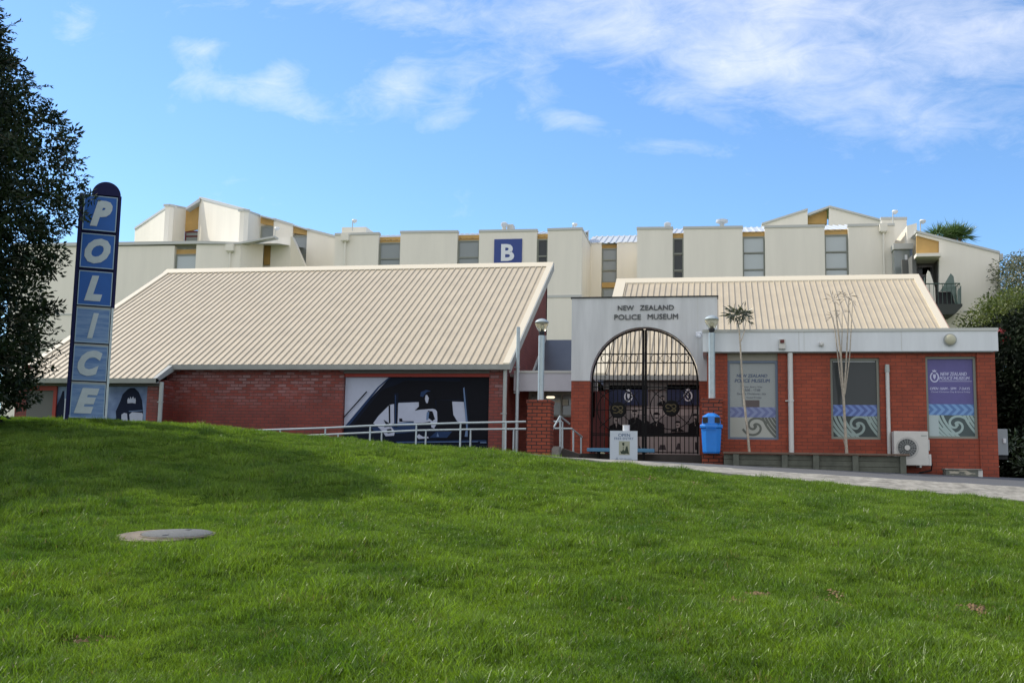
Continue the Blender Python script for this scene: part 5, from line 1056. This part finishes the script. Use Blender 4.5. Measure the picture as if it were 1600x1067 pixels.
# ------------------------------------------------------------------ foliage helpers
def leaves_mesh(name, C, D, U, L_, Wd_, m, parent, fold=.25):
    """one small folded leaf per row: C base, D direction, U side"""
    n = len(C); D = D / np.linalg.norm(D, axis=1, keepdims=True); S = np.cross(D, U); S /= np.linalg.norm(S, axis=1, keepdims=True) + 1e-9; Nn = np.cross(S, D)
    L_ = np.asarray(L_).reshape(-1, 1); Wd_ = np.asarray(Wd_).reshape(-1, 1)
    V = np.empty((n, 4, 3)); V[:, 0] = C; V[:, 1] = C + D * L_ * .45 + S * Wd_ * .5 + Nn * Wd_ * fold; V[:, 2] = C + D * L_; V[:, 3] = C + D * L_ * .45 - S * Wd_ * .5 + Nn * Wd_ * fold
    off = np.array(WL(parent)) if parent else 0; V = (V.reshape(-1, 3) - off)
    me = bpy.data.meshes.new(name); me.vertices.add(4 * n); me.vertices.foreach_set('co', V.ravel())
    b0 = np.arange(n) * 4; idx = np.stack([b0, b0 + 1, b0 + 2, b0, b0 + 2, b0 + 3], 1).ravel()
    me.loops.add(6 * n); me.loops.foreach_set('vertex_index', idx.astype(np.int32)); me.polygons.add(2 * n); me.polygons.foreach_set('loop_start', (np.arange(2 * n) * 3).astype(np.int32)); me.update(calc_edges=True)
    me.materials.append(m); o = bpy.data.objects.new(name, me); COL.objects.link(o); o.parent = parent; return o
def rdir(n):
    v = rng.normal(size=(n, 3)); return v / np.linalg.norm(v, axis=1, keepdims=True)
def crown(name, parent, m, clumps, per, cr, L_, Wd_, droop=.3, out=None):
    """clumps: centres (n,3); leaves sit along short twigs round every centre"""
    n = len(clumps); C = np.repeat(clumps, per, 0); o_ = rdir(n * per) * (rng.random((n * per, 1)) ** .45) * np.repeat(np.broadcast_to(np.asarray(cr), (n,)), per).reshape(-1, 1)
    o_[:, 2] *= .7; D = rdir(n * per) * .7 + o_ / (np.linalg.norm(o_, axis=1, keepdims=True) + 1e-6); D[:, 2] -= droop
    return leaves_mesh(name, C + o_, D, rdir(n * per), L_ * rng.uniform(.65, 1.25, n * per), Wd_ * rng.uniform(.7, 1.2, n * per), m, parent)

# big dark tree at the left edge
TY = 17.0; tx = X_(-175, 500, TY); tg = G(tx, TY)
tr = thing('broadleaf_tree', 'big dark leafy tree filling the left edge of the lawn', 'tree', (tx, TY, tg))
prof = [(-60, -40), (0, 14), (40, 28), (70, 36), (100, 62), (130, 106), (160, 122), (200, 136), (235, 150), (262, 146), (290, 124), (330, 118), (370, 98), (430, 84), (470, 84), (495, 100), (530, 112), (550, 92), (575, 66), (600, 76), (620, 64), (645, 44), (665, 20)]
zz_ = [Z_(p_[1], p_[0], TY) for p_ in prof]; rr_ = [X_(p_[1], p_[0], TY) - tx for p_ in prof]
rr_ = [q * .855 for q in rr_]; zz_ = zz_[::-1]; rr_ = rr_[::-1]; ztop = zz_[-1] + .5; zz_ += [ztop]; rr_ += [.3]
nC = 3700; zc_ = rng.uniform(zz_[0] + .1, ztop, nC); ph = rng.uniform(0, 2 * math.pi, nC); ph = np.where(rng.random(nC) < .45, rng.uniform(-1.75, 1.75, nC), ph); Rr = np.interp(zc_, zz_, rr_) * (.97 + .13 * np.sin(3.1 * ph + 2.3 * zc_) * np.sin(2.9 * zc_ - 1.3 * ph)); rad_ = Rr * np.sqrt(rng.uniform(.02, 1, nC)); 
wob = 1 - .0 * ph; cl = np.stack([tx + np.cos(ph) * rad_ * .97, TY + np.sin(ph) * rad_ * 1.0, zc_], 1); k_ = rng.random(nC) < .90; cl = cl[k_]
LM = leaf_mat('dark leaves', (.012, .022, .008), (.03, .05, .014), .25, .45, 1.5, gloss=.025)
rad_k = Rr[k_] * (1 - np.hypot(cl[:, 0] - tx, cl[:, 1] - TY) / Rr[k_]); crs = np.clip(.16 + rad_k * .25, .17, .36)
cl[:, 0] -= (crs * .95) * np.cos(ph[k_]); crown('crown', tr, LM, cl, 44, crs, .12, .05, droop=.1)
nh = 520; hp = rdir(nh) * (rng.random((nh, 1)) ** .4) * np.array([3.0, 3.0, 3.4]) + np.array([-16.6, 14.6, 5.0]); hp = hp[(hp[:, 0] / hp[:, 1]) < -.80]
crown('added_shade_leaves', tr, LM, hp, 26, .55, .24, .12, droop=.1)  # unseen leaf clumps added beyond the left edge to shade the lawn
# shoots poking out of the outline
ns = 330; zs2 = rng.uniform(zz_[0] + .5, ztop - .8, ns); R2 = np.interp(zs2, zz_, rr_); ph2 = rng.uniform(-1.9, 1.9, ns)
C_, D_ = [], []; tw = MB()
for i in range(ns):
    a = Vector((tx + math.cos(ph2[i]) * R2[i] * .86, TY + math.sin(ph2[i]) * R2[i] * .9, zs2[i])); d = Vector((math.cos(ph2[i]), math.sin(ph2[i]), random.uniform(-.5, .6))).normalized(); ln = random.uniform(.15, .4)
    tw.tube([a, a + d * ln], [.006, .003], 3)
    for j in range(13):
        C_.append(a + d * ln * (j + 1) / 13); D_.append(d + Vector(rdir(1)[0]) * .8)
leaves_mesh('shoots', np.array(C_), np.array(D_), rdir(len(C_)), .09 * rng.uniform(.7, 1.2, len(C_)), .03 * rng.uniform(.7, 1.2, len(C_)), LM, tr); obj('twigs', tw, M['bark'], tr)
tk = MB(); tk.tube([(tx, TY, tg - .2), (tx + .05, TY, tg + 1.4), (tx - .05, TY + .1, tg + 3.5), (tx, TY, ztop - 2)], [.26, .2, .15, .04], 12)
for i in range(26):
    a = random.uniform(0, 6.28); h = random.uniform(.8, 7.2); r = float(np.interp(tg + h + 1, zz_, rr_)) * .8
    tk.tube([(tx, TY, tg + h), (tx + r * .45 * math.cos(a), TY + r * .45 * math.sin(a), tg + h + .5), (tx + r * math.cos(a), TY + r * math.sin(a), tg + h + 1.1)], [.07, .04, .012], 6)
obj('trunk', tk, M['bark'], tr, smooth=True)

# dark evergreen and companions beyond the right corner
def blob_tree(name, label, cat, pix, Y, depth, n, per, cr, L_, W_, m, base_px, trunk_r=.15, group=None, fill=1.0, yoff=0):
    """pix: photo outline of the crown, filled in depth"""
    P2 = [P(a, b__, Y) for a, b__ in pix]; xs = [q[0] for q in P2]; zs_ = [q[1] for q in P2]; bx = X_(*base_px, Y); bz = G(bx, Y)
    o = thing(name, label, cat, (bx, Y, bz), group=group); pts = []
    def inside(x, z):
        c = False
        for i in range(len(P2)):
            (x1_, z1_), (x2_, z2_) = P2[i - 1], P2[i]
            if (z1_ > z) != (z2_ > z) and x < (x2_ - x1_) * (z - z1_) / (z2_ - z1_) + x1_: c = not c
        return c
    while len(pts) < n:
        x, z = random.uniform(min(xs), max(xs)), random.uniform(min(zs_), max(zs_))
        if inside(x, z): pts.append((x, Y + random.uniform(-depth, depth), z))
    crown('crown', o, m, np.array(pts), per, cr, L_, W_)
    k = MB(); cxm = sum(xs) / len(xs); k.tube([(bx, Y, bz - .1), ((bx + cxm) / 2, Y, (bz + sum(zs_) / len(zs_)) / 2), (cxm, Y, sum(zs_) / len(zs_))], [trunk_r, trunk_r * .7, trunk_r * .35], 8)
    for q in random.sample(pts, 14): k.tube([((bx + cxm) / 2, Y, (bz + sum(zs_) / len(zs_)) / 2), ((q[0] + cxm) / 2, (q[1] + Y) / 2, q[2] - .3), q], [trunk_r * .4, trunk_r * .2, .01], 5)
    obj('trunk', k, M['bark'], o); return o
LD = leaf_mat('deep hedge leaves', (.005, .009, .004), (.012, .021, .007), .15, .6, 1.2, gloss=.012); LY = leaf_mat('olive leaves', (.06, .095, .014), (.14, .17, .03), .4, .5, 1.0, gloss=.04)
LG = leaf_mat('greyish leaves', (.05, .07, .028), (.13, .14, .06), .4, .6, 1.5)
blob_tree('evergreen_tree', 'dense dark evergreen beyond the right brick corner', 'tree', [(1545, 560), (1552, 520), (1600, 500), (1760, 500), (1760, 752), (1566, 752), (1560, 700)], 34.5, 2.2, 1150, 60, .55, .16, .08, LD, (1640, 750))
blob_tree('olive_green_tree', 'yellow green leafy tree above the end of the white fascia', 'tree', [(1517, 508), (1522, 492), (1535, 478), (1552, 470), (1575, 465), (1610, 455), (1700, 450), (1740, 560), (1560, 560), (1545, 515), (1530, 512)], 38.0, 2.0, 560, 60, .5, .12, .055, LY, (1650, 750))
blob_tree('sparse_tree', 'thin crowned greyish tree against the sky at the right edge', 'tree', [(1566, 465), (1564, 440), (1566, 415), (1580, 405), (1610, 398), (1700, 395), (1720, 480), (1600, 480)], 55, 2.5, 300, 44, .6, .17, .07, LG, (1640, 740), .22)
fl_ = leaf_mat('red flowers', (.30, .015, .02), (.42, .03, .04), .3, .5, 5); pz = np.array([(P(a, b__, 33.0)[0], 33.0 - random.random() * .3, P(a, b__, 33.0)[1]) for a, b__ in ((1566, 519), (1569, 533), (1568, 535), (1562, 516), (1575, 528))])
fw = thing('flowering_shrub', 'dark shrub with a few red flowers at the right end of the fascia', 'shrub', (pz[0][0], 33.0, G(pz[0][0], 33))); crown('flowers', fw, fl_, pz, 14, .07, .06, .04)
bs = np.stack([rng.uniform(X_(1558, 600, 33), X_(1600, 600, 33) + 2, 60), rng.uniform(32.7, 34, 60), rng.uniform(.3, 4.2, 60)], 1); crown('foliage', fw, LD, bs, 50, .4, .12, .05); obj('stem', MB().tube([(pz[0][0] + .6, 33.3, .1), (pz[0][0] + .5, 33.3, 2.5)], [.05, .02], 6), M['bark'], fw)
lo_ = np.stack([rng.uniform(X_(1572, 700, 31), X_(1600, 700, 31) + 3, 46), rng.uniform(30.6, 31.6, 46), rng.uniform(.3, 1.3, 46)], 1); sh_ = thing('low_shrub', 'low bright leafed shrub at the right edge near the ground', 'shrub', (lo_[0][0], 31, .2)); crown('foliage', sh_, leaf_mat('mid green leaves', (.02, .045, .01), (.05, .09, .02), .3, .5, 2), lo_, 26, .3, .16, .05, droop=-.2); obj('stem', MB().tube([(lo_[0][0], 31, .0), (lo_[0][0], 31, .8)], [.03, .01], 5), M['bark'], sh_)

# palm behind the right wing
def palm(px0, px1, py0, py1, Y, label):
    x0, x1, z0, z1 = R4(px0, py1, px1, py0, Y); o = thing('palm_tree', label, 'palm', ((x0 + x1) / 2, Y, .3)); C_, D_, k = [], [], MB()
    LP = leaf_mat('palm blades', (.06, .12, .04), (.13, .21, .06), .45, .4, .8); hx, hz_ = (x1 - x0) / 2, (z1 - z0)
    for hxc, hs in ((-.55, .75), (.05, 1.0), (.5, .8), (.2, .7)):
        cx, cz = (x0 + x1) / 2 + hxc * hx, z0 + hz_ * .50 * hs
        k.tube([((x0 + x1) / 2, Y, .2), ((x0 + x1) / 2, Y, z0 - 2), (cx, Y, cz)], [.2, .16, .12], 8)
        for i in range(24):
            d = Vector(rdir(1)[0]); d.z = abs(d.z) * 1.3 - .2; d.normalize(); ln = random.uniform(.3, .62) * hz_ * hs
            for j in range(9): a = j / 8 * 1.7 - .85; s_ = d.cross(Vector((.1, .2, 1))).normalized(); C_.append(Vector((cx, Y, cz)) + d * ln * .45); D_.append((d * math.cos(a) + s_ * math.sin(a)) + Vector((0, 0, -.12)))
    leaves_mesh('crown', np.array(C_), np.array(D_), rdir(len(C_)), rng.uniform(.6, 1.15, len(C_)) * hz_ * .62, np.full(len(C_), .06), LP, o); obj('trunk', k, M['bark'], o)
palm(1452, 1517, 349, 386, 74, 'green fan palm standing behind the sloping roof edge of the balcony wing')

# slender trees in the planter
def slim(name, label, stems, heads, Y, leafm, lw, base):
    q = P(*base, Y); o = thing(name, label, 'small tree', (q[0], Y, zT - .08)); k = MB()
    for st, r0 in stems:
        pts = [(P(a, b__, Y)[0], Y + dy, P(a, b__, Y)[1]) for a, b__, dy in st]; k.tube(pts, list(np.linspace(r0, r0 * .45, len(pts))), 7)
    obj('trunk', k, M['palebark'], o, smooth=True); C_, D_ = [], []
    for a, b__, dy, rx, n, up in heads:
        c = Vector((P(a, b__, Y)[0], Y + dy, P(a, b__, Y)[1]))
        for i in range(n):
            d = Vector(rdir(1)[0]); d.z = d.z * .6 + up; d.normalize(); ln = rx * random.uniform(.5, 1.0)
            for j in range(2):
                s_ = c + d * ln * (.15 + .38 * j); C_.append(s_); D_.append(d + Vector((0, 0, -.25 * j)) + Vector(rdir(1)[0]) * .12)
    L2 = np.array([rng.uniform(.45, .65)] * len(C_)); rxs = np.repeat([h[3] for h in heads], [h[4] * 2 for h in heads])
    leaves_mesh('crown', np.array(C_), np.array(D_), rdir(len(C_)), rxs * rng.uniform(.4, .6, len(C_)), np.full(len(C_), lw), leafm, o, fold=.1)
slim('young_tree', 'slim pale stemmed young tree with a tufted leafy head before the left poster window', [([(1171, 708, 0), (1167, 665, 0), (1162, 620, 0), (1159, 580, 0), (1157, 545, 0), (1155, 515, 0), (1152, 500, 0)], .032), ([(1158, 533, 0), (1163, 518, .04), (1166, 498, .05)], .013), ([(1154, 508, 0), (1150, 494, 0)], .012), ([(1154, 508, 0), (1159, 492, 0)], .012)],
     [(1147, 491, 0, .36, 26, .1), (1154, 486, .1, .36, 28, .15), (1163, 489, .05, .36, 26, .1), (1150, 495, -.1, .33, 22, .0), (1166, 498, .05, .28, 14, 0), (1158, 494, -.1, .3, 22, .05)], 26.2, leaf_mat('lance leaves', (.035, .045, .02), (.07, .085, .03), .2, .4, 6), .034, (1171, 706))
slim('young_tree', 'many stemmed bare looking young tree before the middle poster window', [([(1323, 708, 0), (1321, 680, 0), (1319, 640, 0), (1318, 618, 0), (1314, 560, 0), (1310, 520, 0), (1304, 472, 0)], .038), ([(1318, 625, 0), (1311, 570, .05), (1306, 520, .1), (1302, 494, .1)], .02), ([(1319, 618, 0), (1322, 560, -.05), (1325, 500, -.05), (1326, 464, -.05)], .022), ([(1320, 615, 0), (1328, 560, .1), (1331, 510, .1), (1333, 470, .1)], .017), ([(1318, 640, 0), (1315, 575, .15), (1317, 520, .15), (1317, 486, .15)], .016), ([(1322, 700, 0), (1317, 686, 0)], .01)],
     [(1303, 469, 0, .32, 13, .25), (1303, 493, .1, .28, 9, .1), (1326, 463, -.05, .32, 12, .3), (1333, 469, .1, .3, 10, .2), (1317, 486, .15, .26, 9, .1)], 26.25, leaf_mat('dry lance leaves', (.10, .075, .045), (.17, .12, .08), .2, .5, 6), .014, (1323, 706))

# ------------------------------------------------------------------ grass
def tuft(n, rad, hmin, hmax, w, seed):
    r = np.random.default_rng(seed); V, F = [], []
    for i in range(n):
        a, d = r.uniform(0, 6.28), rad * math.sqrt(r.random()); x, y = d * math.cos(a), d * math.sin(a); h = r.uniform(hmin, hmax) * (1 if r.random() > .06 else 1.5)
        la = r.uniform(0, 6.28); ln = h * r.uniform(.15, .8); fa = r.uniform(0, 6.28); wx, wy = math.cos(fa) * w / 2, math.sin(fa) * w / 2; b0 = len(V)
        for t_, k in ((0, 1), (.5, .85), (.85, .5)):
            ox, oy = x + math.cos(la) * ln * t_ * t_, y + math.sin(la) * ln * t_ * t_; V += [(ox - wx * k, oy - wy * k, h * t_ * (1 - .15 * t_)), (ox + wx * k, oy + wy * k, h * t_ * (1 - .15 * t_))]
        V.append((x + math.cos(la) * ln, y + math.sin(la) * ln, h * .86)); F += [(b0, b0 + 1, b0 + 3, b0 + 2), (b0 + 2, b0 + 3, b0 + 5, b0 + 4), (b0 + 4, b0 + 5, b0 + 6)]
    me = bpy.data.meshes.new('grass_tuft'); me.from_pydata(V, [], F); return me
def grass_mat():
    m = bpy.data.materials.new('grass blades'); m.use_nodes = True; t = m.node_tree; t.nodes.clear(); g = t.nodes.new('ShaderNodeNewGeometry')
    n = N(t, 'ShaderNodeTexNoise', Scale=.9, Detail=6.0, Roughness=.7); t.links.new(g.outputs['Position'], n.inputs['Vector'])
    r = t.nodes.new('ShaderNodeValToRGB'); e = r.color_ramp.elements; e[0].position = .33; e[0].color = (.070, .143, .015, 1); e[1].position = .68; e[1].color = (.215, .315, .034, 1); t.links.new(n.outputs[0], r.inputs[0])
    rp = mth(t, 'ADD', mth(t, 'MULTIPLY', g.outputs['Random Per Island'], 1.0), .45); mx = N(t, 'ShaderNodeMix', data_type='RGBA', blend_type='MULTIPLY'); mx.inputs[0].default_value = 1; t.links.new(r.outputs[0], mx.inputs[6]); t.links.new(rp, mx.inputs[7])
    n9 = N(t, 'ShaderNodeTexNoise', Scale=2.6, Detail=5.0, Roughness=.7); t.links.new(g.outputs['Position'], n9.inputs['Vector'])
    k = mth(t, 'GREATER_THAN', mth(t, 'ADD', g.outputs['Random Per Island'], mth(t, 'MULTIPLY', mth(t, 'SUBTRACT', n9.outputs[0], .5), 1.1)), 1.02); m3 = N(t, 'ShaderNodeMix', data_type='RGBA'); t.links.new(k, m3.inputs[0]); t.links.new(mx.outputs[2], m3.inputs[6]); m3.inputs[7].default_value = (.24, .20, .09, 1)
    d = t.nodes.new('ShaderNodeBsdfDiffuse'); tr = t.nodes.new('ShaderNodeBsdfTranslucent'); gl = N(t, 'ShaderNodeBsdfGlossy', Roughness=.38); t.links.new(m3.outputs[2], d.inputs[0])
    tc_ = N(t, 'ShaderNodeMix', data_type='RGBA', blend_type='MULTIPLY'); tc_.inputs[0].default_value = 1; t.links.new(m3.outputs[2], tc_.inputs[6]); tc_.inputs[7].default_value = (1.15, 1.25, .5, 1); t.links.new(tc_.outputs[2], tr.inputs[0])
    a = t.nodes.new('ShaderNodeMixShader'); a.inputs[0].default_value = .45; t.links.new(d.outputs[0], a.inputs[1]); t.links.new(tr.outputs[0], a.inputs[2])
    b__ = t.nodes.new('ShaderNodeMixShader'); b__.inputs[0].default_value = .03; t.links.new(a.outputs[0], b__.inputs[1]); t.links.new(gl.outputs[0], b__.inputs[2]); o = t.nodes.new('ShaderNodeOutputMaterial'); t.links.new(b__.outputs[0], o.inputs[0]); return m
GM = grass_mat(); hid = bpy.data.collections.new('tufts'); tufts = []
for i in range(6):
    me = tuft(44, .10, .028, .066, .0048, i) if i < 4 else tuft(40, .12, .05, .10, .0055, i)
    me.materials.append(GM); o = bpy.data.objects.new('grass_tuft', me); hid.objects.link(o)
def near_noise(x, y): return np.sin(1.7 * x + 2.1 * y + 1.5 * np.sin(1.1 * y)) * .5 + np.sin(3.9 * x - 2.7 * y + 1.3 * np.sin(2.3 * x)) * .3 + np.sin(7.3 * x + 5.1 * y) * .2
NT = 60000; yv = 4.6 + (22.3 - 4.6) * rng.random(NT) ** 1.15; lf = rng.uniform(-.56, .54, NT)
NE = 34000; yv = np.r_[yv, 4.0 + (22.3 - 4.0) * rng.random(NE) ** 1.2]; lf = np.r_[lf, np.where(rng.random(NE) < .5, rng.uniform(-1.05, -.56, NE), rng.uniform(.54, .95, NE))]; NT += NE      # the lawn carries on to both sides
xv = yv * (-math.sin(YAW) + math.cos(YAW) * lf) / (math.cos(YAW) + math.sin(YAW) * lf)
keep = ((yv < 20.72) | (xv < -3.0)); dm = np.hypot((xv - MH[0] + .09), yv - MH[1] + .06); dm2 = np.hypot(xv - MH[0] - .05, yv - MH[1]); keep &= (dm > .42) & (dm2 > .36)
# bare scuffed patches
BARE = [(X_(a, b__, Yb), Yb, r) for a, b__, Yb, r in ((1143, 911, 8.3, .10), (1445, 882, 9.2, .13), (1505, 893, 8.7, .15), (1180, 900, 8.6, .08), (1470, 915, 8.2, .08), (130, 1045, 6.4, .16), (995, 933, 8.0, .07), (690, 930, 8.1, .05), (1000, 747, 18.0, .35), (1095, 760, 17.4, .3), (20, 910, 8.3, .12), (1540, 895, 8.7, .1), (1300, 895, 8.9, .16))]
for bx, by, br in BARE: keep &= (np.hypot(xv - bx, (yv - by) * .6) > br * rng.uniform(.5, 1.6, NT))
clods = MB()
for bx, by, br in BARE:            # scuffed earth showing through the turf
    for q in range(int(55 * (br / .12))):
        a, d = random.uniform(0, 6.28), br * 1.35 * math.sqrt(random.random()); x, y = bx + math.cos(a) * d, by + math.sin(a) * d * 1.3; r0 = random.uniform(.008, .024); z = float(gzm(x, y)); v0 = len(clods.v)
        for (dx, dy, dz) in ((1, 0, 0), (0, 1, 0), (-1, 0, 0), (0, -1, 0), (0, 0, 1)): clods.v.append((x + dx * r0 * random.uniform(.7, 1.3), y + dy * r0 * random.uniform(.7, 1.3), z - .004 + dz * r0 * random.uniform(.5, 1.1)))
        clods.f += [(v0, v0 + 1, v0 + 4), (v0 + 1, v0 + 2, v0 + 4), (v0 + 2, v0 + 3, v0 + 4), (v0 + 3, v0, v0 + 4)]
tag(obj('bare_earth', clods, mat('reddish earth', (.18, .12, .055), .95, noise=.4, nscale=30)), 'small scuffed patches of reddish brown earth in the lawn', 'earth', kind='stuff')
xv, yv = xv[keep], yv[keep]; zv = gzm(xv, yv) - .004; n = len(xv)
me = bpy.data.meshes.new('grass'); me.vertices.add(n); me.vertices.foreach_set('co', np.stack([xv, yv, zv], 1).ravel())
rot = np.zeros((n, 3)); rot[:, 2] = rng.uniform(0, 6.28, n); rot[:, 0] = rng.normal(0, .12, n); rot[:, 1] = rng.normal(0, .12, n)
tall = near_noise(xv * 1.3, yv * 1.3); sc_ = np.clip(.86 + .40 * tall + rng.normal(0, .16, n), .4, 1.9); ix = rng.integers(0, 4, n); ix = np.where((tall > .35) & (rng.random(n) < .30) | (rng.random(n) < .03), rng.integers(4, 6, n), ix)
for nm, ty, dt in (('rot', 'FLOAT_VECTOR', rot), ('scl', 'FLOAT', sc_), ('idx', 'INT', ix.astype(np.int32))):
    at = me.attributes.new(nm, ty, 'POINT'); at.data.foreach_set('vector' if ty == 'FLOAT_VECTOR' else 'value', dt.ravel())
gro = bpy.data.objects.new('grass', me); COL.objects.link(gro); tag(gro, 'short green lawn grass covering the rise in front of the buildings', 'grass', kind='stuff')
ng = bpy.data.node_groups.new('grass', 'GeometryNodeTree'); ng.interface.new_socket('Geometry', in_out='INPUT', socket_type='NodeSocketGeometry'); ng.interface.new_socket('Geometry', in_out='OUTPUT', socket_type='NodeSocketGeometry')
gi, go_ = ng.nodes.new('NodeGroupInput'), ng.nodes.new('NodeGroupOutput'); iop = ng.nodes.new('GeometryNodeInstanceOnPoints'); ci = ng.nodes.new('GeometryNodeCollectionInfo'); ci.inputs['Collection'].default_value = hid; ci.inputs['Separate Children'].default_value = True; ci.inputs['Reset Children'].default_value = True
def na(nm, dt):
    a = ng.nodes.new('GeometryNodeInputNamedAttribute'); a.data_type = dt; a.inputs['Name'].default_value = nm; return next(o for o in a.outputs if o.enabled and o.name == 'Attribute')
ng.links.new(gi.outputs[0], iop.inputs['Points']); ng.links.new(ci.outputs[0], iop.inputs['Instance']); iop.inputs['Pick Instance'].default_value = True
ng.links.new(na('idx', 'INT'), iop.inputs['Instance Index']); ng.links.new(na('rot', 'FLOAT_VECTOR'), iop.inputs['Rotation']); ng.links.new(na('scl', 'FLOAT'), iop.inputs['Scale']); ng.links.new(iop.outputs[0], go_.inputs[0])
md = gro.modifiers.new('grass', 'NODES'); md.node_group = ng
